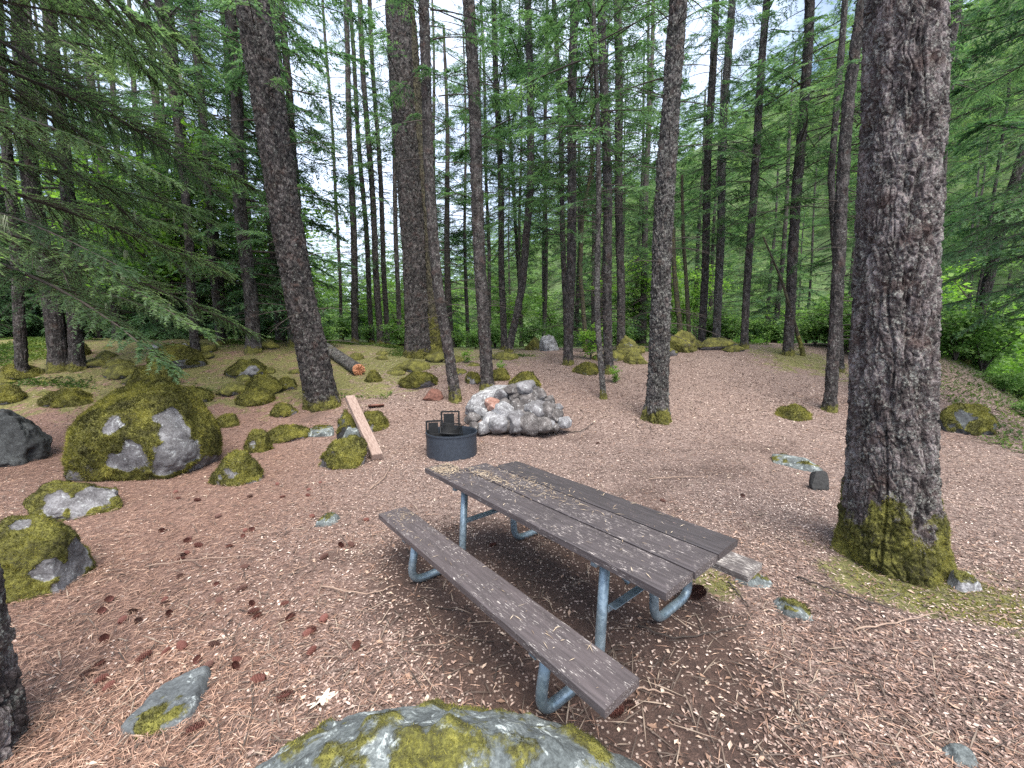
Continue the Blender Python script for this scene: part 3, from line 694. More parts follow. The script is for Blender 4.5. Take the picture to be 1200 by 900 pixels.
def fir_crown(z0, z1, nb, lmax, lib, r, dead=14, deadz=(2.0, 8.0), shape=0.6, low=0.55, rad=0.15, sc=1.0):
    g_ = Geo()
    for i in range(nb):
        t = (i + r.random()) / nb; z = z0 + (z1 - z0) * t
        L = lmax * (low + (1 - low) * sm(t, 0, 0.25)) * (1 - t) ** shape * r.uniform(0.55, 1.2) + 0.25
        yaw = r.random() * 2 * pi; pit = r.uniform(-0.45, 0.12) + 0.45 * t
        M3 = rotm(yaw, pit, r.normal(0, 0.25)) * np.array([L, L, L])
        place(g_, lib[r.integers(len(lib))], M3, np.array([math.cos(yaw) * rad * (1 - t), math.sin(yaw) * rad * (1 - t), z]), r.normal(0, 0.13))
    for i in range(dead):
        z = r.uniform(*deadz); dead_twig(g_, np.array([0, 0, z]), r.random() * 2 * pi, r.uniform(0.5, 1.7), r, r.uniform(0.1, 0.45))
    return g_
VAR = {}
VAR['tall'] = [fir_crown(6.0, 23, 86, 2.4, MID, np.random.default_rng(20 + k), 40, (1.2, 9.0)).mesh('tall_fir_crown', [NEEDLE, WOOD], False) for k in range(4)]
VAR['wispy'] = [fir_crown(4.5, 22, 78, 2.1, SPARSE, np.random.default_rng(40 + k), 55, (1.2, 10.0)).mesh('wispy_fir_crown', [NEEDLE, WOOD], False) for k in range(4)]
VAR['bare'] = [fir_crown(6.0, 15, 22, 1.7, SPARSE, np.random.default_rng(60 + k), 44, (1.4, 11.0)).mesh('bare_fir_crown', [NEEDLE, WOOD], False) for k in range(3)]
VAR['young'] = [fir_crown(0.5, 10, 105, 2.2, MID, np.random.default_rng(80 + k), 6, (0.5, 3.0), 0.8, 0.9).mesh('young_fir_crown', [NEEDLE, WOOD], False) for k in range(3)]
VAR['far'] = [fir_crown(2.0, 20, 80, 2.9, FARB, np.random.default_rng(90 + k), 0, shape=0.8, low=0.8).mesh('far_fir_crown', [NEEDLE_FAR, WOOD], False) for k in range(3)]

# ------------------------------------------------------------------ trunks
def trunk_geo(path, rad, nseg, amp, seed, moss_h, flare=0.35, cell=(0.055, 0.13), hero=False, mossall=0.0):
    """path (k,3) relative to base, rad (k)"""
    k = len(path); th = np.arange(nseg) * 2 * pi / nseg
    C, S_ = np.cos(th), np.sin(th)
    z = path[:, 2]
    Rr = rad[:, None] * np.ones((1, nseg))
    lob = 0.5 + 0.5 * np.sin(th * 5 + seed) * np.sin(th * 2 + seed * 2.1) + 0.25 * np.sin(th * 3 + seed * 1.3)
    Rr = Rr * (1 + flare * (0.45 + 0.75 * lob[None, :]) * np.exp(-np.maximum(z + 0.02, 0) / (1.3 * rad[0] + 0.05))[:, None])
    q = np.stack([(C[None] * rad[:, None]).ravel(), (S_[None] * rad[:, None]).ravel(), np.repeat(z, nseg)], 1)
    wq = q + (0.03 if hero else 0.05) * np.stack([vnoise(q * 6, seed), vnoise(q * 6 + 9, seed), vnoise(q * 4 + 5, seed)], 1)
    f1, f2, cid = voro(wq / np.array([cell[0], cell[0], cell[1]]), seed)
    plate = sm(f2 - f1, 0.02, 0.22 if hero else 0.34)
    d = amp * (plate - 0.75) + amp * 0.7 * (cid - 0.5) * plate + amp * 0.55 * fbm(q * np.array([14, 14, 7.0]), 3, seed + 3)
    big = fbm(q * np.array([3.0, 3.0, 1.1]), 2, seed + 7); d = d + 0.05 * rad.mean() * big
    if hero:
        g1, g2, gid = voro((wq + 0.008 * fbm(q * 40, 2, seed)[:, None]) / np.array([0.015, 0.015, 0.040]), seed + 31)
        d = d + 0.012 * (gid - 0.5) * sm(g2 - g1, 0.0, 0.12) + 0.005 * fbm(q * np.array([60, 60, 40.0]), 3, seed + 13)
        hole = sm(fbm(q * np.array([8.5, 8.5, 2.6]), 3, seed + 23), 0.30, 0.46); d = d - 0.028 * hole
    ms = np.clip(mossall + 0.95 * (1 - sm(np.repeat(z, nseg) + (1.1 if hero else 0.6) * moss_h * fbm(q * np.array([6, 6, 2.2]), 4, seed + 9), 0.0, 1.35 * moss_h)), 0, 1) if moss_h > 0 else np.full(len(q), mossall)
    rg = 1 - np.abs(fbm(q * np.array([7.0, 7.0, 1.3]) if hero else q * np.array([9.0, 9.0, 1.6]), 2, seed + 51)) * 2.2
    d = d - (0.026 if hero else amp * 0.9) * sm(rg, 0.62, 0.98)
    d = d + sm(ms, 0.3, 0.8) * (0.030 if hero else 0.012) * (0.6 + fbm(q * (11 if hero else 20), 3, 3))
    Rr = Rr + d.reshape(k, nseg)
    V = np.stack([path[:, 0:1] + C[None] * Rr, path[:, 1:2] + S_[None] * Rr, np.repeat(z[:, None], nseg, 1)], 2).reshape(-1, 3)
    i, j = np.meshgrid(np.arange(k - 1), np.arange(nseg), indexing='ij'); i = i.ravel(); j = j.ravel(); j2 = (j + 1) % nseg
    Fq = np.stack([i * nseg + j, i * nseg + j2, (i + 1) * nseg + j2, (i + 1) * nseg + j], 1)
    return V, Fq, ms
def tree(pts, wpx, label, kind='tall', dist=None, H=None, ly=0.0, mat=BARK, moss=0.25, name='fir_tree', group=None, taper=0.6, hero=False, crown_scale=None,
         flare=0.3, mossall=0.0, cat='tree', seed=None, crown=True):
    bx, by = pts[0]
    P0 = ground(bx, by) if dist is None else at_dist(bx, dist)
    if dist is not None:
        q = on_ray(bx, by, dist); P0 = np.array([q[0], dist, Tz(q[0], dist)])
    ctrl = [P0 - P0]
    top_y = pts[-1][1]
    for (px, py) in pts[1:]:
        fr = (by - py) / max(by - top_y, 1)
        q = on_ray(px, py, P0[1] + ly * fr); ctrl.append(q - P0)
    if H is None: H = max(P0[1] * 0.86 + 2.6, 9.0) if kind in ('bare', None) else max(P0[1] * 0.86 + 4, 14.0)
    d = ctrl[-1] - ctrl[-2]
    d = d / max(d[2], 0.3)
    if ctrl[-1][2] < H: ctrl.append(ctrl[-1] + d * (H - ctrl[-1][2]))
    ctrl = np.array(ctrl)
    r0_ = wpx / 2 * camdepth(P0) / F / math.sqrt(1 + ((bx - 600) / F) ** 2)
    dd = camdepth(P0)
    pxm = F / dd
    dz = 0.006 if hero else max(0.02, min(0.25, (1.0 if wpx > 20 else 1.6) / pxm))
    zf = min(H, P0[1] * 0.82 + 2.6) if hero else H
    zs = np.concatenate([np.arange(-0.3, zf, dz), np.linspace(zf, H, 12)[(0 if not hero else 1):]]) if hero else np.linspace(-0.3, H, int((H + 0.3) / dz) + 2)
    nseg = 400 if hero else int(np.clip(wpx * (5 if wpx > 20 else 3), 10, 220))
    px_ = np.interp(zs, ctrl[:, 2], ctrl[:, 0]); py_ = np.interp(zs, ctrl[:, 2], ctrl[:, 1])
    if len(ctrl) > 3:
        kk = max(3, int(0.8 / dz)) | 1; ker = np.hanning(kk + 2)[1:-1]; ker /= ker.sum()
        pad = kk // 2
        px_ = np.convolve(np.concatenate([np.full(pad, px_[0]), px_, px_[-1] + (np.arange(pad) + 1) * (px_[-1] - px_[-2])]), ker, 'valid')
        py_ = np.convolve(np.concatenate([np.full(pad, py_[0]), py_, py_[-1] + (np.arange(pad) + 1) * (py_[-1] - py_[-2])]), ker, 'valid')
        px_ -= np.interp(0, zs, px_); py_ -= np.interp(0, zs, py_)
    sd_ = seed if seed is not None else int(bx * 3 + wpx) % 101
    wob = np.sin(zs * 0.7 + sd_) * 0.012 * np.minimum(zs.clip(0), 3); px_ = px_ + wob
    rad = r0_ * (1 - (1 - taper) * np.clip(zs / H, 0, 1))
    amp = (0.014 if hero else min(0.028, r0_ * 0.13)); cell = (0.045, 0.14) if hero else (max(0.04, r0_ * 0.17), max(0.10, r0_ * 0.45))
    V, Fq, ms = trunk_geo(np.stack([px_, py_, zs], 1), rad, nseg, amp, sd_, moss, flare, cell, hero, mossall)
    e = empty(name, P0, label, cat, group)
    g_ = Geo().add(V, Fq, 0, ms)
    if moss > 0 and wpx > 20:
        Ft = np.concatenate([Fq[:, [0, 1, 2]], Fq[:, [0, 2, 3]]])
        q = fuzz(V, Ft, sm(ms, 0.3, 0.75), 16000 if not hero else 26000, 0.014 if not hero else 0.015, 0.0035)
        if q: g_.add(q[0], q[1], 1, 1.0, q[2])
    g_.obj('trunk', [mat, MOSSFUZZ], e, smooth=lambda m: m == 0)
    if crown and kind:
        me = VAR[kind][sd_ % len(VAR[kind])]
        zt = ctrl[-1]; lean = Vector((zt[0] - ctrl[1][0] * 0, zt[1], zt[2])).normalized()
        q = Vector((0, 0, 1)).rotation_difference(lean)
        o = link('crown', me, e); o.rotation_mode = 'QUATERNION'
        o.rotation_quaternion = q @ Matrix.Rotation(sd_ * 1.7, 3, 'Z').to_quaternion()
        s = crown_scale or 1.0; o.scale = (s, s, s if crown_scale else max(0.8, H / 22) if kind in ('tall', 'wispy', 'far') else 1.0)
    return e, P0
# --- foreground and mid trunks
tree([(1043, 655), (1045, 400), (1054, 0)], 107, 'massive fir trunk with flaky grey bark and a mossy foot', 'bare', hero=True, mat=BARK_HERO, moss=0.66, taper=0.68, flare=0.34, name='old_fir_tree', seed=5, crown=False, H=7)
tree([(379, 476), (343, 300), (292, 0)], 36, 'thick dark fir trunk leaning over the mossy rocks behind the timber beam', 'bare', ly=-0.8, moss=0.35, taper=0.86, seed=3)
tree([(769, 492), (776, 320), (793, 0)], 25, 'lichen speckled fir trunk with mossy foot standing in the open chips', 'bare', mat=BARK_GREY, moss=0.35, seed=8, taper=0.7, flare=0.5)
tree([(491, 417), (478, 180), (465, 0)], 29, 'thick dark trunk of the pair of trunks beyond the cut log', 'bare', moss=0.3, taper=0.9, seed=12)
tree([(509, 416), (500, 250), (487, 120)], 22, 'mossy sided trunk pressed against the thick dark one', 'bare', moss=1.8, mat=BARK_MOSS, taper=0.6, seed=13)
tree([(534, 470), (513, 340), (505, 220), (494, 0)], 13, 'slim fir trunk with mossy foot behind the steel fire ring', 'bare', moss=0.4, taper=0.8, seed=14)
tree([(571, 457), (561, 250), (548, 0)], 15, 'straight fir trunk rising right behind the granite heap', 'bare', taper=0.8, seed=15)
tree([(707, 467), (701, 380), (701, 250), (697, 90)], 7.5, 'thin spindly trunk nearest to the path, between chips and slim firs', 'wispy', taper=0.4, seed=16, mat=BARK_GREY)
tree([(713, 437), (710, 200), (706, 0)], 11, 'slim straight fir behind the spindly trunk', 'bare', taper=0.8, seed=17)
tree([(666, 427), (670, 200), (674, 0)], 11, 'slim straight fir at the edge of the path', 'wispy', taper=0.8, seed=18)
tree([(972, 481), (984, 260), (996, 117), (1012, 0)], 16, 'dark fir trunk just beside the massive trunk', 'bare', taper=0.85, seed=19)
tree([(985, 436), (975, 210), (987, 20)], 9, 'slender dark fir half hidden behind the trunk beside the massive one', 'wispy', taper=0.8, seed=20)
tree([(923, 416), (936, 200), (949, 0)], 13, 'fir trunk on the crest with a mossy trunk leaning at its foot', 'wispy', taper=0.8, seed=21)
tree([(941, 417), (916, 327), (886, 258), (868, 180)], 6, 'mossy trunk leaning across the crest behind the fir', None, mat=BARK_MOSS, mossall=0.12, moss=0.8, taper=0.4, H=3.6, seed=22, name='mossy_tree')
tree([(872, 408), (883, 200), (900, 0)], 9.5, 'slim dark fir at the end of the crest', 'wispy', taper=0.8, seed=23)
tree([(840, 393), (846, 200), (857, 0)], 10, 'grey fir trunk, paler one of the pair past the yellow mossy rock', 'wispy', taper=0.8, seed=24, dist=15.5, mat=BARK_GREY)
tree([(823, 388), (830, 200), (838, 0)], 9.5, 'dark fir trunk, darker one of the pair past the yellow mossy rock', 'wispy', taper=0.8, seed=25, dist=16)
tree([(728, 397), (726, 200), (723, 0)], 10, 'straight fir standing behind the square mossy rock', 'tall', taper=0.8, seed=26, dist=15)
tree([(596, 413), (614, 330), (622, 233), (620, 0)], 9, 'fir with a swept curved foot beside the far path', 'tall', taper=0.8, seed=27)
tree([(591, 402), (586, 220), (581, 60)], 8, 'straight dark fir just behind the curved foot fir', 'tall', dist=17, seed=28)
tree([(575, 392), (570, 200), (566, 60)], 4.5, 'pale thin pole of a fir behind the granite heap', 'tall', dist=24, seed=29, mat=BARK_GREY)
tree([(612, 395), (604, 250), (592, 90)], 4.5, 'very thin fir pole beyond the curved foot fir', 'wispy', dist=25, seed=31)
tree([(637, 392), (638, 243), (640, 60)], 4.5, 'very thin fir pole standing over the far end of the path', 'tall', dist=26, seed=32)
tree([(664, 402), (659, 224), (650, 0)], 7, 'fir trunk crossing close behind the slim fir at the path edge', 'wispy', dist=16, seed=33)
tree([(687, 392), (681, 320), (683, 250), (692, 200)], 6, 'crooked mossy stem among the slim firs', None, dist=15, mat=BARK_MOSS, mossall=0.4, H=7, seed=34, name='mossy_tree')
tree([(696, 390), (695, 250), (693, 90)], 5, 'thin fir pole between the slim firs and the spindly trunk', 'tall', dist=22, seed=35)
tree([(755, 390), (757, 233), (760, 50)], 4.5, 'thin far fir pole just clear of the lichened trunk', 'tall', dist=24, seed=36)
tree([(800, 392), (789, 320), (784, 220)], 7, 'mossy stem leaning behind the yellow mossy rock', None, dist=15.5, mat=BARK_MOSS, mossall=0.4, H=6.5, seed=37, name='mossy_tree')
tree([(809, 390), (801, 290), (800, 180)], 6, 'second mossy stem, upright, behind the yellow mossy rock', None, dist=16, mat=BARK_MOSS, mossall=0.35, H=6.5, seed=38, name='mossy_tree')
tree([(468, 402), (464, 250), (459, 100)], 6, 'slim dark pole close beside the thick paired trunks', 'bare', dist=18, seed=39)
tree([(454, 400), (449, 280), (441, 140)], 6.5, 'dark pole second out from the thick paired trunks', 'wispy', dist=19, seed=40)
tree([(446, 400), (437, 250), (428, 110)], 8, 'thickest of the dark poles before the bright gap', 'bare', dist=18, seed=41)
tree([(436, 400), (429, 280), (417, 110)], 6.5, 'dark pole crossing the thickest one before the bright gap', 'bare', dist=20, seed=42)
tree([(416, 400), (412, 200), (404, 0)], 8, 'straight fir pole above the end of the cut log', 'bare', dist=17.5, seed=43)
tree([(400, 395), (396, 260), (386, 110)], 4.5, 'hair thin pole against the bright gap in the trees', 'bare', dist=22, seed=44)
tree([(372, 400), (352, 270), (340, 130), (327, 0)], 11, 'fir trunk hidden behind the thick leaning trunk', 'bare', dist=14, seed=45)
tree([(290, 398), (284, 300), (272, 130), (260, 0)], 7, 'thin fir left of the leaning trunk in front of the maple', 'tall', dist=17, seed=46)
tree([(258, 400), (250, 300), (236, 120), (223, 0)], 10.5, 'fir trunk rising behind the long ridge rock', 'wispy', dist=13.5, seed=47)
tree([(228, 404), (222, 280), (204, 120), (187, 0)], 12, 'fir trunk on the ridge beside the flat white stone', 'wispy', dist=12, seed=48)
tree([(88, 402), (80, 250), (66, 80)], 20, 'broad dim trunk veiled by the low grey boughs', None, dist=10.5, seed=49, H=13)
tree([(22, 405), (14, 250), (2, 60)], 17, 'dim trunk at the photo edge behind the low boughs', None, dist=10, seed=50, H=13)
tree([(1122, 476), (1137, 420), (1165, 310), (1198, 195)], 15, 'dark trunk tilting outward over the drop', 'bare', dist=13.2, seed=51)
tree([(1131, 450), (1143, 370), (1156, 299), (1170, 190)], 6, 'thin dark stem beside the tilting trunk over the drop', None, dist=14, seed=52, H=10)
tree([(1030, 430), (1070, 260), (1107, 84), (1124, 0)], 15, 'fir trunk showing from behind the top of the massive trunk', 'bare', dist=11, seed=53)
# trunk at the lower corner
e, P = tree([(-28, 985), (-74, 700), (-140, 450)], 158, 'rough grey trunk cut off by the lower corner of the photo', 'bare', mat=BARK_HERO, dist=1.62, moss=0.0, taper=0.85, seed=54, H=5, hero=True, crown=False, flare=0.12)

# --- boughs that hang into the view from firs at both sides
def bough_tree(loc, specs, label, mat, r, rad=0.3, H=11, lib=NEAR, bark=BARK, name='fir_tree', lich=0, trunk=True):
    e = empty(name, loc, label, 'tree')
    zs = np.linspace(-0.3, H, 60); pth = np.stack([0.05 * np.sin(zs), 0.05 * np.cos(zs * .7), zs], 1)
    V, Fq, ms = trunk_geo(pth, rad * (1 - 0.4 * zs / H).clip(0.3, 1.1), 60, 0.014, 7, 0.3)
    Geo().add(V, Fq, 0, ms).obj('trunk', [bark], e)
    g_ = Geo()
    for (yaw, z, L, pit) in specs:
        M3 = rotm(yaw, pit, r.normal(0, 0.2)) * L
        place(g_, lib[r.integers(len(lib))], M3, np.array([math.cos(yaw) * rad * .6, math.sin(yaw) * rad * .6, z]), r.normal(0, 0.12))
    for _ in range(18): dead_twig(g_, np.array([0, 0, r.uniform(1.0, H * .8)]), r.random() * 2 * pi, r.uniform(0.8, 2.6), r, 0.4, 0.016)
    g_.obj('crown', [mat, WOOD], e, smooth=False)
    for _ in range(lich):
        gl = Geo(); yaw, z, L, pit = specs[r.integers(len(specs))]; s = r.uniform(0.5, 0.95)
        b = rotm(yaw, pit) @ np.array([L * s, 0, -0.25 * L * s ** 1.8]) + np.array([0, 0, z])
        n = 26; P = np.zeros((n, 3)) + r.normal(0, 0.012, (n, 3)); D = norm(np.array([0, 0, -1.0]) + r.normal(0, 0.12, (n, 3)))
        V, Fc = blades(P, D, norm(np.cross(D, r.normal(0, 1, (n, 3)))), r.uniform(0.06, 0.26, n), np.full(n, 0.006)); gl.add(V, Fc, 0, None, r.random(n))
        gl.obj('hanging_lichen', [LICHEN], e, loc=b, smooth=False)
    return e
r = np.random.default_rng(77)
def fan(n, z0, z1, l0, l1, y0, y1, p0=-0.25, p1=0.1):
    return [(r.uniform(y0, y1), z0 + (z1 - z0) * (i + r.random()) / n, r.uniform(l0, l1), r.uniform(p0, p1)) for i in range(n)]
def L3(x, y): return (x, y, Tz(x, y))
bough_tree(L3(-8.3, 5.6), fan(40, 3.0, 9.5, 2.2, 4.3, -0.7, 1.5), 'old fir outside the photo edge sweeping long grey boughs into view', NEEDLE_GREY, r, 0.24, 12, lich=26)
bough_tree(L3(-11.8, 10.4), fan(40, 2.0, 9.5, 2.0, 4.0, -1.2, 1.2), 'fir with layered boughs hanging low over the mossy ridge', NEEDLE_GREY, r, 0.2, 12, lich=20)
bough_tree(L3(-8.0, 12.4), fan(40, 1.5, 11, 1.3, 3.0, -1.6, 1.6), 'green fir whose low boughs brush the ridge near the white stones', NEEDLE, r, 0.2, 12, lib=MID)
bough_tree(L3(-7.4, 13.6), fan(40, 1.6, 13, 1.2, 2.8, -3.1, 3.1), 'full green fir behind the ridge, left of the leaning trunk', NEEDLE, r, 0.17, 16, lib=MID)
bough_tree(L3(-11.6, 14.8), fan(46, 1.2, 14, 1.4, 3.2, -3.1, 3.1), 'full green fir behind the ridge, between the veiled trunks and white stones', NEEDLE, r, 0.18, 17, lib=MID)
bough_tree(L3(11.6, 7.3), fan(34, 4.2, 9.5, 1.8, 3.6, 2.2, 4.2), 'fir outside the photo edge reaching dark boughs over the drop', NEEDLE, r, 0.3, 12)
bough_tree(L3(15.6, 11.6), fan(40, 3.0, 13.0, 2.0, 4.2, 1.9, 4.4), 'tall fir below the brink spreading dark layered boughs', NEEDLE, r, 0.18, 15, lib=MID)

# ------------------------------------------------------------------ broadleaf shrubs and trees
def leafy(r, n_st, h, spread, nleaf, ls, mat, layered=0.5):
    g_ = Geo()
    for i in range(n_st):
        a = r.random() * 2 * pi; hh = h * r.uniform(0.6, 1.05); sp = spread * r.uniform(0.2, 0.9)
        s = np.linspace(0, 1, 8)
        p = np.stack([math.cos(a) * sp * s ** 1.4, math.sin(a) * sp * s ** 1.4, hh * s - 0.12 * hh * s ** 3], 1) + r.normal(0, 0.02 * h, (8, 3)) * s[:, None]
        V, Fq, _ = tube(p, 0.012 * h ** 0.7 * (1 - 0.85 * s), 5, False); g_.add(V, Fq, 1)
        m = nleaf // n_st; nt_ = max(6, m // 22)
        for _ in range(nt_):
            t = r.uniform(0.25, 1.0); b = np.array([np.interp(t, s, p[:, k]) for k in range(3)])
            aa = r.random() * 2 * pi; l = spread * r.uniform(0.25, 0.65); q = np.linspace(0, 1, 22)
            tw = b + np.stack([math.cos(aa) * l * q, math.sin(aa) * l * q, l * (0.25 * q - 0.35 * q * q)], 1)
            P = tw + r.normal(0, ls * 0.9, (22, 3)) * np.array([1, 1, 0.5]); D = norm(np.stack([np.cos(aa + r.normal(0, 1, 22)), np.sin(aa + r.normal(0, 1, 22)), r.normal(-0.35, 0.25, 22)], 1))
            sd_ = norm(np.cross(D, np.array([0, 0, 1.0]) + r.normal(0, 0.35, (22, 3)))); L = ls * r.uniform(0.6, 1.3, 22)[:, None]
            V = np.stack([P, P + D * L * 0.5 + sd_ * L * 0.42, P + D * L, P + D * L * 0.5 - sd_ * L * 0.42], 1).reshape(-1, 3)
            bb = np.arange(22)[:, None] * 4; g_.add(V, np.concatenate([bb, bb + 1, bb + 2, bb + 3], 1), 0, None, np.clip(0.5 + r.normal(0, 0.2) + r.normal(0, 0.12, 22), 0, 1))
    return g_
SHR = [leafy(np.random.default_rng(200 + k), 9, 1.6, 1.2, 2600, 0.085, SHRUB).mesh('shrub_crown', [SHRUB, WOOD], False) for k in range(3)]
MPL = [leafy(np.random.default_rng(220 + k), 7, 6.5, 3.0, 6500, 0.13, MAPLE).mesh('maple_crown', [MAPLE, WOOD], False) for k in range(2)]
SAP = leafy(np.random.default_rng(240), 4, 1.0, 0.45, 420, 0.07, MAPLE).mesh('sapling_crown', [MAPLE, WOOD], False)
def plant(me, px, dist, s, label, cat, name, group=None, part=None, dz=0.0, rot=None):
    x = (px - 600) / F * dist
    return tag(link(name, me, None, (x, dist, Tz(x, dist) - 0.05 + dz), (0, 0, random.random() * 6), (s, s, s * random.uniform(0.85, 1.1))), label, cat, group)
plant(SAP, 692, 13.0, 1.3, 'small bright green maple sapling among the slim firs', 'sapling', 'maple_sapling')
plant(SAP, 722, 10.6, 0.55, 'tiny green seedling by the slim fir at the path', 'sapling', 'maple_sapling')
plant(SAP, 548, 12.5, 0.6, 'pale green seedling between two trunks behind the heap', 'sapling', 'maple_sapling')
plant(SAP, 588, 11.2, 0.5, 'low green seedling behind the granite heap', 'sapling', 'maple_sapling')
plant(SHR[1], 378, 13.8, 0.7, 'bright lime bush glowing just past the leaning trunk', 'bush', 'leafy_bush')
plant(MPL[0], 205, 15.0, 1.35, 'bright green maple lit up behind the ridge firs', 'tree', 'maple_tree')
plant(MPL[1], 285, 17.0, 1.3, 'green maple spreading behind the leaning trunk', 'tree', 'maple_tree')
plant(MPL[1], 120, 18.0, 1.15, 'green maple deep behind the veiled trunks', 'tree', 'maple_tree')
for i, px in enumerate((365, 420, 470, 540, 600, 655, 740, 800, 860, 905)):
    plant(MPL[i % 2], px, random.uniform(21, 34), random.uniform(0.7, 1.15), 'leafy maple with pale leaves far among the trunks beyond the clearing', 'tree', 'maple_tree', 'maples far among the trunks')
k = 0
for px in range(20, 1000, 27):
    d = 15.5 + 7 * random.random()
    plant(SHR[k % 3], px + random.uniform(-10, 10), d, random.uniform(0.6, 1.15), 'leafy green bush in the undergrowth beyond the clearing', 'bush', 'leafy_bush', 'undergrowth bushes beyond the clearing'); k += 1
for i in range(46):
    d = random.uniform(12, 24); x = random.uniform(max(11.0, 0.75 * d), 1.45 * d)
    plant(SHR[i % 3], 600 + x / d * F, d, random.uniform(0.9, 1.7), 'bright green bush growing down the slope past the brink', 'bush', 'leafy_bush', 'bushes below the brink')
for i in range(12):
    y_ = 7.6 + 0.62 * i; x_ = (9.6 + (y_ - 7.6) * 0.72 if y_ < 13 else 13.5) + 1.7 + (i % 3) * 0.8
    plant(SHR[i % 3], 600 + x_ / y_ * F, y_, 0.55 + 0.2 * (i % 3), 'bright green bush growing down the slope past the brink', 'bush', 'leafy_bush', 'bushes below the brink')
for i, (px, d) in enumerate(((1180, 17), (1110, 22), (1235, 20), (1020, 27), (940, 30), (1150, 28), (870, 33), (1240, 27))):
    plant(MPL[i % 2], px, d, random.uniform(1.0, 1.6), 'leafy maple growing up from below the brink', 'tree', 'maple_tree', 'maples below the brink')

# ------------------------------------------------------------------ far firs (individual) and the wooded hillside
def far_trees(n, d0, d1, p0, p1, kindlist, label, group, s0=0.8, s1=1.15):
    for i in range(n):
        d = random.uniform(d0, d1); px = p0 + (p1 - p0) * (i + random.random()) / n
        x = (px - 600) / F * d; z = Tz(x, d); kd = random.choice(kindlist); H = random.uniform(15, 22)
        e = empty('fir_tree', (x, d, z), label, 'tree', group)
        zs = np.linspace(-0.3, H, 40); sd_ = random.randint(0, 90)
        rr = random.uniform(0.10, 0.2)
        pth = np.stack([0.06 * np.sin(zs * .5 + sd_), 0.05 * np.cos(zs * .4), zs], 1)
        V, Fq, ms = trunk_geo(pth, rr * (1 - 0.7 * zs / H).clip(0.2, 1), 10, 0.01, sd_, 0.0)
        Geo().add(V, Fq, 0, ms).obj('trunk', [BARK_FAR], e)
        me = random.choice(VAR[kd]); s = random.uniform(s0, s1)
        link('crown', me, e, rot=(0, 0, random.random() * 6), sc=(s, s, H / 22 if kd != 'young' else s))
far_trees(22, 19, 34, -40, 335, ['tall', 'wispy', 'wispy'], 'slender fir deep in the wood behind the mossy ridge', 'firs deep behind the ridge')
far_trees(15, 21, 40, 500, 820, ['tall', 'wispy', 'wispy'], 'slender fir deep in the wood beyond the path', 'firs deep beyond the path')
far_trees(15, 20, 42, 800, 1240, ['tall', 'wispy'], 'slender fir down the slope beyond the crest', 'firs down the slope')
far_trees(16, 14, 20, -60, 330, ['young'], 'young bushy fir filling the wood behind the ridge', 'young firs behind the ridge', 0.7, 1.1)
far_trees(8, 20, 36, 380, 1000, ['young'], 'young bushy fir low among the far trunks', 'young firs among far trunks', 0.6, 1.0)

gf = Geo(); rf = np.random.default_rng(9)
libs = [fir_crown(0.5, 16, 34, 2.6, FARB, np.random.default_rng(300 + k), 0, shape=0.9, low=0.9) for k in range(4)]
libs = [(np.concatenate(g_.V), np.concatenate([f[:, :3] for f in g_.F]), np.concatenate(g_.M), np.concatenate(g_.FA)) for g_ in libs]
for i in range(900):
    az = rf.uniform(-0.95, 1.0); rr_ = 44 + 80 * rf.random() ** 0.8; x, y = rr_ * math.sin(az), rr_ * math.cos(az)
    V, Fc, m, fa = libs[i % 4]; s = rf.uniform(0.7, 1.25); a = rf.random() * 6
    R3 = rotm(a, 0) * s
    gf.add(V @ R3.T + np.array([x, y, Tz(x, y) - 0.3]), Fc, m, None, np.clip(fa + rf.normal(0.1, 0.2), 0, 1))
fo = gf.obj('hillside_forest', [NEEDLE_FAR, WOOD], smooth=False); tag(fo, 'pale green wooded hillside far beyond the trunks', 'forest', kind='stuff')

# ground cover on the ridge
def herbs(n, fn, name, label, mat, L0=0.05, L1=0.16, W=0.018):
    x, y = fn(n); z = T(x, y); n = len(x)
    P = np.stack([x, y, z], 1); a = rng.random(n) * 2 * pi
    D = norm(np.stack([np.cos(a), np.sin(a), rng.uniform(0.2, 1.4, n)], 1)); sd_ = norm(np.cross(D, np.array([0, 0, 1.0])))
    L = rng.uniform(L0, L1, n)[:, None]; Wd = W * rng.uniform(0.6, 1.4, n)[:, None]
    V = np.stack([P, P + D * L * 0.5 + sd_ * Wd, P + D * L - np.array([0, 0, 0.3]) * L, P + D * L * 0.5 - sd_ * Wd], 1).reshape(-1, 3); b = np.arange(n)[:, None] * 4
    o = Geo().add(V, np.concatenate([b, b + 1, b + 2, b + 3], 1), 0, None, np.clip(0.5 + 0.6 * fbm(P * 0.9, 2, 3) + rng.normal(0, 0.15, n), 0, 1)).obj(name, [mat], smooth=False)
    return tag(o, label, 'ground cover', kind='stuff')
def ridge(n):
    x = rng.uniform(-20, -3, n * 3); y = rng.uniform(9.5, 17, n * 3)
    k = (rng.random(n * 3) < sm(fbm(np.stack([x, y, 0 * x], 1) * 0.55, 3, 55), -0.05, 0.4)) & (x > -1.4 * y); return x[k][:n], y[k][:n]
herbs(40000, ridge, 'ridge_ground_cover', 'low green herbs and grass growing over the mossy ridge', HERB)
def mid(n):
    x = rng.uniform(-4, 10, n * 3); y = rng.uniform(13.2, 24, n * 3)
    k = rng.random(n * 3) < sm(fbm(np.stack([x, y, 0 * x], 1) * 0.6, 3, 58) - 0.7 * np.exp(-((x - 1.9) / 1.0) ** 2), 0.0, 0.4); return x[k][:n], y[k][:n]
herbs(14000, mid, 'far_ground_cover', 'green herbs and moss growing under the far trunks', HERB, 0.06, 0.2)

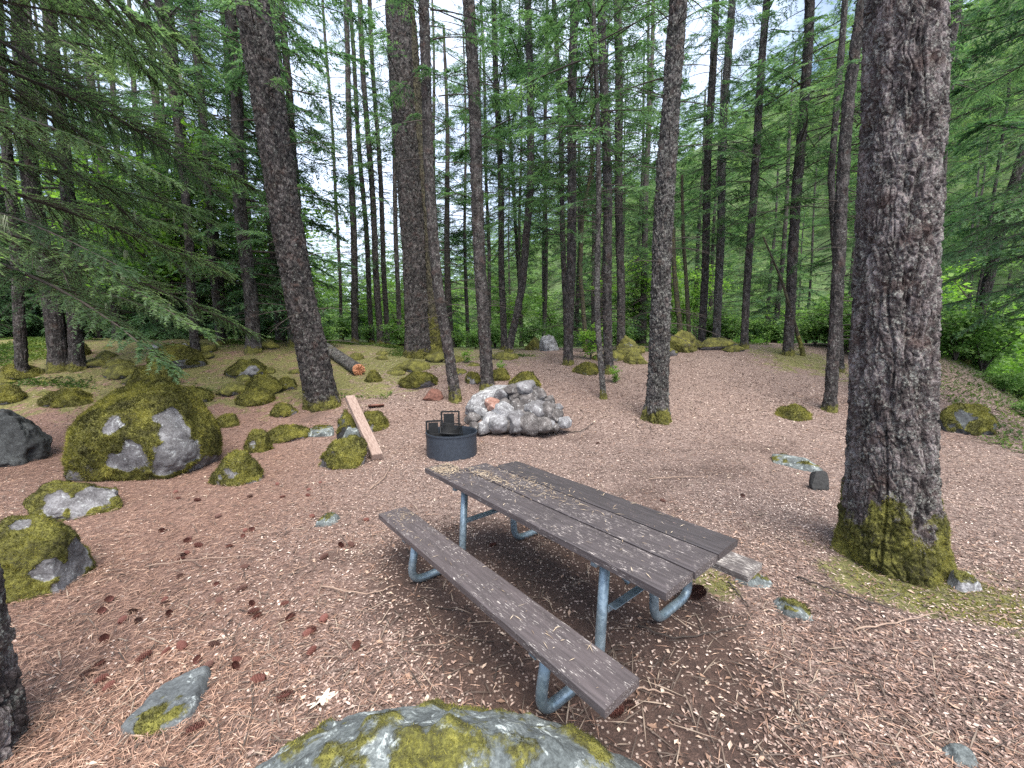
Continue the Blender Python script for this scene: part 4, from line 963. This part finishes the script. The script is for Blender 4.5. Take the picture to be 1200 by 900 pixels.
def brink(n):
    x = rng.uniform(8.5, 17, n * 2); y = rng.uniform(6.5, 17, n * 2)
    e_ = np.where(y < 13, 9.6 + (y - 7.6) * 0.72, 13.5); k = (x > e_ - 0.5 + 0.5 * fbm(np.stack([x, y, 0 * x], 1) * 1.5, 2, 5)); return x[k][:n], y[k][:n]
herbs(9000, brink, 'brink_ground_cover', 'green herbs spilling over the brink of the drop', HERB, 0.06, 0.22)
def tufts(n):
    x, y = scatter(n * 8, 13); zm = zones(x, y); p = np.stack([x, y, 0 * x], 1)
    k = (zm[0] + 0.7 * fbm(p * 2.2, 3, 15) > 0.62) & (rng.random(len(x)) < 0.9); return x[k][:n], y[k][:n]
herbs(26000, tufts, 'moss_tufts', 'short olive moss tufts growing through the litter', MOSSFUZZ, 0.012, 0.04, 0.0035)
# ------------------------------------------------------------------ picnic table
def paint_mat(name, base, worn, amount, grain=1.0):
    m, nt, out = newmat(name); g = NT(nt)
    co = g.coord((1.2, 14, 14)); c1 = g.coord(); c2 = g.coord((5, 42, 42))
    n = g.noise(co, 3.0, 6, 0.65, 0.3); f = g.noise(c2, 4, 5, 0.7); s = g.noise(c1, 7, 6, 0.7, 0.6); sp = g.noise(g.coord((0.6, 1, 1)), 60, 3, 0.6)
    col = g.ramp(n, [(0.3, tuple(c * 0.62 for c in base)), (0.5, base), (0.72, tuple(c * 1.45 for c in base))])
    w1 = g.math('MULTIPLY', g.ramp(f, [(0.60 - amount, 0.0), (0.66 - amount, 1.0)]), g.ramp(s, [(0.50 - amount * 0.7, 0.0), (0.60 - amount * 0.5, 1.0)]))
    w2 = g.ramp(sp, [(0.735, 0.0), (0.76, 1.0)])
    wm = g.math('MAXIMUM', w1, g.math('MULTIPLY', w2, 0.8))
    col = g.mix(wm, col, worn)
    g.bsdf(out, Base__Color=col, Roughness=g.ramp(wm, [(0, 0.52), (1, 0.85)]), Normal=g.bump(g.math('SUBTRACT', g.math('ADD', n, g.math('MULTIPLY', f, 0.4)), g.math('MULTIPLY', wm, 0.3)), 0.35, 0.008))
    return m
PAINT = paint_mat('brown_paint', (0.060, 0.051, 0.053), (0.48, 0.43, 0.40), 0.032)
PAINT2 = paint_mat('brown_paint_bench', (0.072, 0.060, 0.061), (0.54, 0.50, 0.46), 0.022)
PAINT3 = paint_mat('brown_paint_worn', (0.085, 0.074, 0.072), (0.44, 0.41, 0.38), 0.09)
PAINT_DK = paint_mat('brown_paint_plain', (0.046, 0.040, 0.042), (0.32, 0.22, 0.2), -0.01)
def galv():
    m, nt, out = newmat('galvanised_steel'); g = NT(nt); co = g.coord()
    v = g.n('ShaderNodeTexVoronoi', Vector=co, Scale=55); n = g.noise(co, 9, 5, 0.7)
    c = g.mix(0.6, g.ramp(n, [(0.3, (0.13, 0.18, 0.22)), (0.7, (0.30, 0.37, 0.42))]), g.mix(g.n('ShaderNodeSeparateColor', Color=v.outputs[1]).outputs[0], (0.13, 0.18, 0.22), (0.34, 0.42, 0.47)))
    dirt = g.ramp(g.noise(co, 20, 5, 0.7), [(0.62, 0.0), (0.75, 1.0)])
    c = g.mix(g.math('MULTIPLY', dirt, 0.5), c, (0.09, 0.07, 0.055))
    c = g.mix(1.0, c, (0.98, 1.0, 1.0), 'MULTIPLY')
    g.bsdf(out, Base__Color=c, Roughness=g.ramp(n, [(0.3, 0.36), (0.7, 0.55)]), Metallic=0.65); return m
GALV = galv()
table = empty('picnic_table', (TBL_C[0], TBL_C[1], 0), 'brown painted picnic table with attached benches on bent galvanised pipe legs', 'picnic table', rz=TBL_YAW)
def board(name, u0, u1, v, wd, z, th, mat, seed, parent=table, label=None, hole=None):
    n = 90; s = np.linspace(u0, u1, n); r = np.random.default_rng(seed)
    prof = np.array([(-.5, -1.0), (-.5, -.08), (-.47, 0), (-.25, .0), (0, .0), (.25, 0), (.47, 0), (.5, -.08), (.5, -1.0)])
    p3 = np.stack([s * 1.0, 0 * s, 0 * s], 1)
    wob = 0.0022 * fbm(p3 * 9 + seed, 3, seed); wob2 = 0.0022 * fbm(p3 * 9 + seed + 50, 3, seed)
    V = []
    for i in range(n):
        y = prof[:, 0] * wd; zz = prof[:, 1] * th
        y = y + np.where(y < 0, wob[i], wob2[i]); 
        zz = zz + 0.0016 * fbm(np.stack([np.full(9, s[i] * 2), y * 30, np.full(9, seed)], 1), 2, 3) * (prof[:, 1] > -0.5) - 0.006 * (prof[:, 0] ** 2)
        V.append(np.stack([np.full(9, s[i]), y, zz], 1))
    V = np.concatenate(V); i, j = np.meshgrid(np.arange(n - 1), np.arange(9), indexing='ij'); i = i.ravel(); j = j.ravel(); j2 = (j + 1) % 9
    Fq = np.stack([i * 9 + j, (i + 1) * 9 + j, (i + 1) * 9 + j2, i * 9 + j2], 1)
    g_ = Geo().add(V, Fq[:, ::-1]); base = 0
    for k_, fl in ((0, 1), ((n - 1) * 9, 0)):
        f = np.arange(9)[None] + k_; f = f[:, ::-1] if fl == 0 else f
        g_.F.append(f[:, ::-1]); g_.M.append(np.zeros(1)); g_.FA.append(np.full(1, .5))
    o = g_.obj(name, [mat], parent, smooth=False); o.location = (0, v, z)
    if label: o['label'] = label
    return o
bw = 0.792 / 3
HT, HB, L2_ = 0.76, 0.455, 2.321 / 2
board('tabletop_board', -L2_, L2_, -bw, bw - 0.014, HT, 0.042, PAINT, 1)
board('tabletop_board', -0.93, L2_ + 0.004, 0, bw - 0.014, HT + 0.001, 0.042, PAINT, 2, label='middle tabletop board worn to bare wood along its edge')
board('tabletop_board', -0.80, L2_ + 0.002, bw, bw - 0.014, HT, 0.042, PAINT_DK, 3, label='darkest tabletop board')
board('bench_seat', -L2_, L2_, -0.702, 0.239, HB, 0.042, PAINT2, 4, label='near bench seat with scattered chips in the paint')
board('bench_seat', -L2_, L2_, 0.702, 0.239, HB, 0.042, PAINT3, 5, label='far bench seat with paint worn off to pale wood')
PR = 0.030
for uf in (-0.72, 0.72):
    for sgn in (-1, 1):
        g_ = Geo()
        p = fillet([(uf, sgn * 0.70, HB - 0.075), (uf, sgn * 0.76, PR + 0.005), (uf, sgn * 0.29, PR + 0.005), (uf, sgn * 0.25, HT - 0.075)], 0.13, 10)
        add_tube(g_, p, PR, 14); g_.obj('pipe_leg', [GALV], table)
    g_ = Geo()
    V, Fc = box(0.04, 0.72, 0.045, 0.003); g_.add(V + np.array([uf, 0, HT - 0.067]), Fc); g_.obj('top_bracket', [GALV], table, smooth=False)
    g_ = Geo()
    V, Fc = box(0.006, 0.52, 0.045, 0.001); g_.add(V + np.array([uf + 0.034, 0, 0.40]), Fc)
    V, Fc = box(0.045, 0.52, 0.006, 0.001); g_.add(V + np.array([uf + 0.06, 0, 0.420]), Fc)
    g_.obj('cross_brace', [GALV], table, smooth=False)
    g_ = Geo(); sg = 1 if uf > 0 else -1
    add_tube(g_, [(uf + 0.02 - sg * 0.03, 0.0, 0.42), (uf - sg * 0.42, 0.0, HT - 0.06)], 0.014, 8); g_.obj('diagonal_brace', [GALV], table)
    for sgn in (-1, 1):
        g_ = Geo(); V, Fc = box(0.05, 0.21, 0.034, 0.003); g_.add(V + np.array([uf, sgn * 0.702, HB - 0.062]), Fc); g_.obj('seat_bracket', [GALV], table, smooth=False)
# needle debris lying on the table boards
cu, su = math.cos(TBL_YAW), math.sin(TBL_YAW)
def tl(u, v): return TBL_C[0] + cu * u - su * v, TBL_C[1] + su * u + cu * v
uu = np.concatenate([rng.normal(-1.0, 0.10, 420), rng.normal(-0.62, 0.2, 260), rng.normal(-.2, .28, 200), rng.uniform(-1.1, 1.1, 110)])
vv = np.concatenate([rng.uniform(-0.38, -0.15, 420), rng.normal(-0.09, 0.035, 260), rng.normal(0.06, 0.06, 200), rng.uniform(-.38, .38, 110)])
kk = (uu > -L2_ + .02) & (uu < L2_ - .02) & ((uu > -0.9) | (vv < -0.14)) & ((uu > -.78) | (vv < .13)) & (np.abs(vv) < .385)
uu, vv = uu[kk], vv[kk]; n = len(uu); x, y = tl(uu, vv)
LIT = litter_mat('table_needles', [(0.0, (0.16, 0.11, 0.07)), (0.5, (0.40, 0.31, 0.21)), (1.0, (0.62, 0.53, 0.40))])
flakes(x, y, rng.uniform(0.015, 0.07, n), rng.uniform(0.0015, 0.005, n), 0.0, 0.05, LIT, 'needle_debris', 'dry yellowish needles and bud scales strewn on the tabletop', 'litter', rng.random(n), 0.05, z=np.full(n, HT + 0.006) + rng.uniform(0, .004, n))
uu = np.concatenate([rng.normal(-1.0, 0.09, 90), rng.uniform(-1.1, 1.1, 60)]); vv = -0.702 + rng.uniform(-.1, .1, 150); kk = np.abs(uu) < 1.13; x, y = tl(uu[kk], vv[kk]); n = len(x)
flakes(x, y, rng.uniform(0.012, 0.06, n), rng.uniform(0.0015, 0.004, n), 0.0, 0.05, LIT, 'needle_debris', 'few dry needles scattered on the near bench seat', 'litter', rng.random(n), 0.05, z=np.full(n, HB + 0.006))

# ------------------------------------------------------------------ steel fire ring
STEEL = simple('blue_black_steel', (0.052, 0.066, 0.088), 0.5, 0.45, 0.35, 30, 0.12, 0.003)
SOOT = simple('sooty_steel', (0.02, 0.021, 0.023), 0.6, 0.4, 0.5, 40, 0.2, 0.003)
Gf = ground(528, 541); RR = 31 * camdepth(Gf) / F; fc = np.array([Gf[0] * 1.04, Gf[1] + RR * 0.98]); fz0 = Tz(*fc)
ring = empty('fire_ring', (fc[0], fc[1], fz0), 'round blue black steel fire ring with hinged cooking grate', 'fire ring')
hR = 0.40
n = 72; th = np.arange(n) * 2 * pi / n
prof = [(RR, -0.06), (RR, hR - 0.03), (RR + 0.012, hR - 0.026), (RR + 0.012, hR), (RR - 0.006, hR), (RR - 0.010, hR - 0.03), (RR - 0.010, -0.06)]
V = np.concatenate([np.stack([r_ * np.cos(th), r_ * np.sin(th), np.full(n, z_)], 1) for r_, z_ in prof]); k = len(prof)
i, j = np.meshgrid(np.arange(k - 1), np.arange(n), indexing='ij'); i = i.ravel(); j = j.ravel(); j2 = (j + 1) % n
Geo().add(V, np.stack([i * n + j, i * n + j2, (i + 1) * n + j2, (i + 1) * n + j], 1)).obj('ring_wall', [STEEL], ring, smooth=False)
V = np.stack([(RR - .012) * np.cos(th), (RR - .012) * np.sin(th), np.full(n, .06)], 1); V = np.concatenate([V, [[0, 0, .09]]])
ASH = simple('ash', (0.10, 0.095, 0.09), 0.95, 0, 0.6, 25, 0.8, 0.02)
Geo().add(V, np.stack([np.arange(n), (np.arange(n) + 1) % n, np.full(n, n)], 1)).obj('ash_bed', [ASH], ring)
def bracket(loc, w_, h_, rz):
    g_ = Geo(); R3 = rotm(rz, 0)
    bars = [((0, 0, h_ / 2), (0.030, 0.018, h_)), ((w_, 0, h_ / 2), (0.030, 0.018, h_)), ((w_ / 2, 0, h_ - .007), (w_, 0.018, 0.030)), ((w_ / 2, 0, 0.03), (w_, 0.01, 0.10))]
    bars += [((w_ - 0.022, 0, 0.10 + q * 0.042), (0.035, 0.012, 0.012)) for q in range(int((h_ - .12) / .042))]
    bars += [((w_ * .42, 0, h_ * .52), (w_ * .62, 0.008, h_ * .74))]
    for c, d in bars:
        V, Fc = box(*d, 0.002); g_.add((V + np.array(c)) @ R3.T, Fc)
    o = g_.obj('grate_bracket', [SOOT], ring, loc, smooth=False)
bracket((-RR + 0.012, -0.05, hR - 0.12), 0.26, 0.30, 0.25)
bracket((-RR * .52, RR * .72, hR - 0.12), 0.30, 0.40, 0.1)
g_ = Geo()
for q in np.linspace(-.15, .15, 9): add_tube(g_, [(-.17, q, 0), (.19, q, 0)], 0.006, 6)
add_tube(g_, [(-.17, -.17, 0), (-.17, .17, 0), (.19, .17, 0), (.19, -.17, 0), (-.17, -.17, 0)], 0.009, 6)
V, Fc = box(.18, .30, .006, .001); g_.add(V + np.array([-.05, 0, -.012]), Fc)
o = g_.obj('grate', [SOOT], ring, (-0.02, 0.03, hR + 0.035)); o.rotation_euler = (0.35, 0.12, 0.25)
g_ = Geo(); add_tube(g_, fillet([(.12, .05, hR + .02), (.20, .02, hR + .10), (.25, .0, hR + .12)], .03), 0.007, 8); g_.obj('grate_handle', [SOOT], ring)

# ------------------------------------------------------------------ timber beam, cut log, scraps
def timber():
    m, nt, out = newmat('raw_timber'); g = NT(nt); co = g.coord((3, 30, 30)); c1 = g.coord()
    n = g.noise(co, 3, 6, 0.65, 0.4); e = g.noise(c1, 3, 3)
    col = g.ramp(n, [(0.3, (0.13, 0.083, 0.068)), (0.5, (0.25, 0.18, 0.15)), (0.7, (0.36, 0.28, 0.24))])
    ck = g.ramp(g.noise(g.coord((1.3, 45, 20)), 2.2, 3, 0.5), [(0.64, 0.0), (0.68, 1.0)]); col = g.mix(g.math('MULTIPLY', ck, 0.8), col, (0.06, 0.035, 0.025))
    g.bsdf(out, Base__Color=col, Roughness=0.85, Normal=g.bump(n, 0.4, 0.01)); return m
TIMBER = timber()
A = ground(441, 541); A = A + np.array([0, 0.05, 0.06])
Bq = on_ray(410, 466, A[1] + 1.55)
Ln = np.linalg.norm(Bq - A); V, Fc = box(Ln, 0.165, 0.105, 0.006, 2)
import bmesh
V0, F0 = V, Fc
o = Geo().add(V0, F0).obj('timber_beam', [TIMBER], smooth=False)
o.location = (A + Bq) / 2 + np.array([0, 0, 0.0]); dv = Vector(Bq - A).normalized(); o.rotation_euler = dv.to_track_quat('X', 'Z').to_euler()
tag(o, 'squared raw timber beam leaning on mossy rocks', 'beam')
# log
CUT = simple('cut_wood', (0.55, 0.25, 0.13), 0.8, 0, 0.45, 14, 0.3, 0.01)
Lb = ground(420, 440); La = ground(387, 417); rl = 7.0 * camdepth(Lb) / F
dl = La - Lb; dl = dl / np.linalg.norm(dl); Lend = Lb + dl * 2.6
Lend[2] = Tz(Lend[0], Lend[1]) + rl * .9; Lb[2] = Tz(Lb[0], Lb[1]) + rl * .95
le = empty('fallen_log', Lb, 'fallen log with orange freshly cut end behind the leaning trunk', 'log')
g_ = Geo(); s = np.linspace(0, 1, 60); n = 40; V, Fq, C = tube((Lend - Lb) * s[:, None], np.full(60, rl), n, False)
rr_ = fbm(V * np.array([9, 9, 9]), 3, 5); cen = np.repeat((Lend - Lb) * s[:, None], n, 0); V = cen + (V - cen) * (1 + 0.10 * rr_)[:, None]
g_.add(V, Fq, 0, np.clip(0.2 + .5 * fbm(V * 3, 2, 4), 0, 1) * .7).obj('bark', [BARK_GREY], le)
ringv = V[:n]; cv = ringv.mean(0) ; ax_ = norm(Lend - Lb)
jag = ringv - ax_ * (0.02 + 0.10 * (ringv[:, 0:1] > 0) * rng.random((n, 1))) * 1.0
mid_ = cv + (ringv - cv) * 0.55 - ax_ * (0.02 + .08 * rng.random((n, 1)))
V2 = np.concatenate([ringv * .985, jag, mid_, [cv - ax_ * 0.03]]); jn = np.arange(n); j2 = (jn + 1) % n
Geo().add(V2, np.concatenate([np.stack([jn, j2, n + j2, n + jn], 1), np.stack([n + jn, n + j2, 2 * n + j2, 2 * n + jn], 1), np.stack([2 * n + jn, 2 * n + j2, np.full(n, 3 * n), np.full(n, 3 * n)], 1)])[:, ::-1][:, :4] if False else
          np.stack([jn, j2, n + j2, n + jn], 1)).add(V2, np.stack([n + jn, n + j2, 2 * n + j2, 2 * n + jn], 1)).add(V2, np.stack([2 * n + jn, 2 * n + j2, np.full(n, 3 * n)], 1)).obj('cut_end', [CUT], le, smooth=False)
def chunk(px0, px1, yt, yb, mat, label, name, cat, seed, sq=0.35, ratio=0.8, rough=0.2):
    cx = (px0 + px1) / 2; G = ground(cx, yb); d = camdepth(G); W = (px1 - px0) * d / F; H = (yb - yt) * d / F
    o = rock_geo(W, W * ratio, H, 0.04, seed, -1, 5, rough=rough, square=sq).obj(name, [mat, MOSSFUZZ], loc=(G[0], G[1] + W * ratio * .4, G[2])); return tag(o, label, cat)
CHAR = simple('charred_wood', (0.035, 0.036, 0.036), 0.8, 0, 0.6, 30, 0.7, 0.01)
REDW = simple('red_rotten_wood', (0.17, 0.075, 0.055), 0.9, 0, 0.55, 16, 0.6, 0.02)
chunk(951, 973, 552, 575, CHAR, 'charred black stub of wood standing on the grey slab', 'charred_stub', 'wood stub', 31)
chunk(494, 519, 456, 470, REDW, 'reddish chunk of rotten log near the slim trunk', 'rotten_log_chunk', 'log chunk', 32, 0.3, 0.6)
def bark_scrap(px, py, L, label):
    G = ground(px, py); s, t_ = np.meshgrid(np.linspace(-.5, .5, 12), np.linspace(-.5, .5, 8), indexing='ij'); s = s.ravel(); t_ = t_.ravel()
    P = np.stack([s * L, t_ * L * .55 * (1 - .5 * np.abs(s)), .06 * L + .35 * L * t_ ** 2 + .12 * L * s ** 2], 1); P = P + 0.03 * L * fbm(P * 14, 2, 3)[:, None]
    i, j = np.meshgrid(np.arange(11), np.arange(7), indexing='ij'); i = i.ravel(); j = j.ravel()
    Fq = np.stack([i * 8 + j, (i + 1) * 8 + j, (i + 1) * 8 + j + 1, i * 8 + j + 1], 1)
    V2 = np.concatenate([P, P - np.array([0, 0, .02])]); 
    g_ = Geo().add(P, Fq).add(P - np.array([0, 0, .015]), Fq[:, ::-1])
    o = g_.obj('bark_scrap', [REDW], loc=G); o.rotation_euler = (0, 0, .3); return tag(o, label, 'bark scrap')
bark_scrap(441, 477, 0.34, 'curled reddish bark scrap lying past the top of the timber beam')

# ------------------------------------------------------------------ pine cones, twigs, leaf
CONE = simple('pine_cone', (0.19, 0.072, 0.056), 0.8, 0, 0.5, 60, 0.3, 0.003)
CONE_DK = simple('dark_pine_cone', (0.15, 0.075, 0.06), 0.85, 0, 0.5, 60, 0.3, 0.003)
def cone_mesh(name, mat):
    g_ = Geo(); U, Fc = ico(3); g_.add(U * np.array([.36, .10, .10]), Fc, 0)
    ns = 90
    for i in range(ns):
        t = (i + .5) / ns; x = -0.46 + 0.95 * t; a = i * 2.39996; rr = 0.27 * math.sin(pi * min(1, (t * .9 + .08))) ** .7
        d = np.array([0.35, math.cos(a), math.sin(a)]); d /= np.linalg.norm(d); tg = np.array([0, -math.sin(a), math.cos(a)])
        b = np.array([x, math.cos(a) * rr * .5, math.sin(a) * rr * .5]); l = .13 + .35 * rr; w_ = .075 + .1 * rr
        up = np.cross(d, tg) * .02
        V = [b - tg * w_ * .4, b + tg * w_ * .4, b + d * l * .75 + tg * w_, b + d * l + up, b + d * l * .75 - tg * w_]
        g_.add(V, [[0, 1, 2], [0, 2, 4], [4, 2, 3]], 0)
    return g_.mesh(name, [mat], False)
CM, CMD = cone_mesh('pine_cone', CONE), cone_mesh('dark_pine_cone', CONE_DK)
def cone(px, py, L, label, grp=None, me=None):
    G = ground(px, py); return tag(link('pine_cone', me or CM, None, (G[0], G[1], G[2] + .2 * L), (random.uniform(0, 6), random.uniform(-.3, .3), random.uniform(0, 6)), (L, L, L)), label, 'pine cone', grp)
cone(817, 699, 0.16, 'large dark pine cone under the end of the table', me=CMD)
cone(721, 841, 0.085, 'red pine cone just below the near bench corner')
cone(738, 830, 0.075, 'dark pine cone behind the near bench corner', me=CMD)
cone(578, 640, 0.07, 'small cone against the far pipe leg of the table')
cone(304, 801, 0.085, 'plump brown pine cone beside the pale oak leaf')
cone(333, 820, 0.085, 'tan pine cone between oak leaf and foreground boulder')
cone(228, 858, 0.08, 'dark red pine cone by the tip of the triangular stone')
rc = random.Random(8)
clusters = [(205, 632, 22, 5), (165, 715, 26, 6), (250, 655, 30, 4), (320, 710, 16, 3), (115, 790, 24, 4), (215, 775, 30, 5), (330, 735, 30, 4), (405, 600, 26, 3), (370, 745, 22, 4), (255, 700, 20, 3),
            (155, 735, 20, 3), (270, 640, 30, 4), (240, 770, 26, 3), (400, 650, 26, 3), (300, 590, 40, 4), (180, 600, 30, 3), (345, 570, 40, 3)]
for cx, cy, s, n in clusters:
    for _ in range(n): cone(cx + rc.gauss(0, s), cy + rc.gauss(0, s * .45), rc.uniform(.055, .08), 'reddish brown pine cone lying on the needle litter before the mossy boulders', 'fallen pine cones', CM if rc.random() < .75 else CMD)
for px, py in ((870, 582), (1090, 612), (777, 588), (585, 505), (700, 520)): cone(px, py, .07, 'dark pine cone on the open wood chips past the table', 'cones on the wood chips', CMD)
def stick(pts, rad, label, mat=WOOD):
    P = np.array([ground(*p) + np.array([0, 0, rad + .012]) for p in pts]); P = smooth_path(P, 8); P[:, 2] += 0.012 * np.abs(np.sin(np.arange(len(P)) * .8))
    g_ = Geo(); add_tube(g_, P, rad * np.linspace(1, .45, len(P)), 7); return tag(g_.obj('fallen_stick', [mat]), label, 'stick')
PALEW = simple('pale_twig', (0.30, 0.215, 0.165), 0.9)
stick([(934, 680), (965, 693), (1000, 704), (1042, 718)], .008, 'long thin dark stick on the chips below the big trunk')
stick([(853, 686), (865, 700), (877, 714)], .008, 'short dark stick by the end of the far bench')
stick([(747, 738), (790, 752), (840, 745), (875, 738)], .006, 'thin bent stick lying by the table pipe leg')
stick([(733, 812), (760, 816), (790, 820)], .006, 'straight pale stick off the near bench corner', PALEW)
stick([(434, 575), (450, 562), (459, 545)], .009, 'curved pale twig in front of the fire ring', PALEW)
stick([(1000, 742), (1050, 735), (1100, 722)], .006, 'pale thin stick on the chips off the mossy foot', PALEW)
stick([(760, 564), (800, 561), (830, 562)], .008, 'faint brown stick on the chips past the tabletop', PALEW)
stick([(660, 508), (680, 507), (695, 498)], .012, 'brown stick lying beside the granite heap')
stick([(375, 690), (430, 700), (465, 690)], .006, 'thin twig on the needles in front of the near bench', PALEW)
stick([(170, 668), (230, 660), (300, 655)], .006, 'long thin twig among the cones on the needles', PALEW)
# pale oak leaf
G = ground(378, 825); a = np.linspace(0, 2 * pi, 60, endpoint=False); rr_ = 0.042 * (1 + .35 * np.cos(a * 7) ) * (0.65 + .35 * np.abs(np.cos(a)))
V = np.concatenate([np.stack([rr_ * np.cos(a) * 1.5, rr_ * np.sin(a), .012 + .012 * np.sin(a * 2)], 1), [[0, 0, .010]]])
LEAF = simple('pale_leaf', (0.62, 0.53, 0.44), 0.7, 0, .15)
o = Geo().add(V, np.stack([np.arange(60), (np.arange(60) + 1) % 60, np.full(60, 60)], 1)).obj('oak_leaf', [LEAF], loc=G + np.array([0, 0, .006])); o.rotation_euler = (0.1, .1, .8)
tag(o, 'pale dry oak leaf lying above the foreground boulder', 'leaf')

# ------------------------------------------------------------------ render settings
S.render.engine = 'CYCLES'
S.view_settings.view_transform = 'Standard'; S.view_settings.look = 'None'; S.view_settings.exposure = 1.88; S.view_settings.gamma = 1
c = S.cycles; c.use_denoising = False; c.max_bounces = 6; c.diffuse_bounces = 3; c.glossy_bounces = 2; c.transmission_bounces = 3; c.transparent_max_bounces = 4
try: c.denoiser = 'OPENIMAGEDENOISE'
except Exception: pass
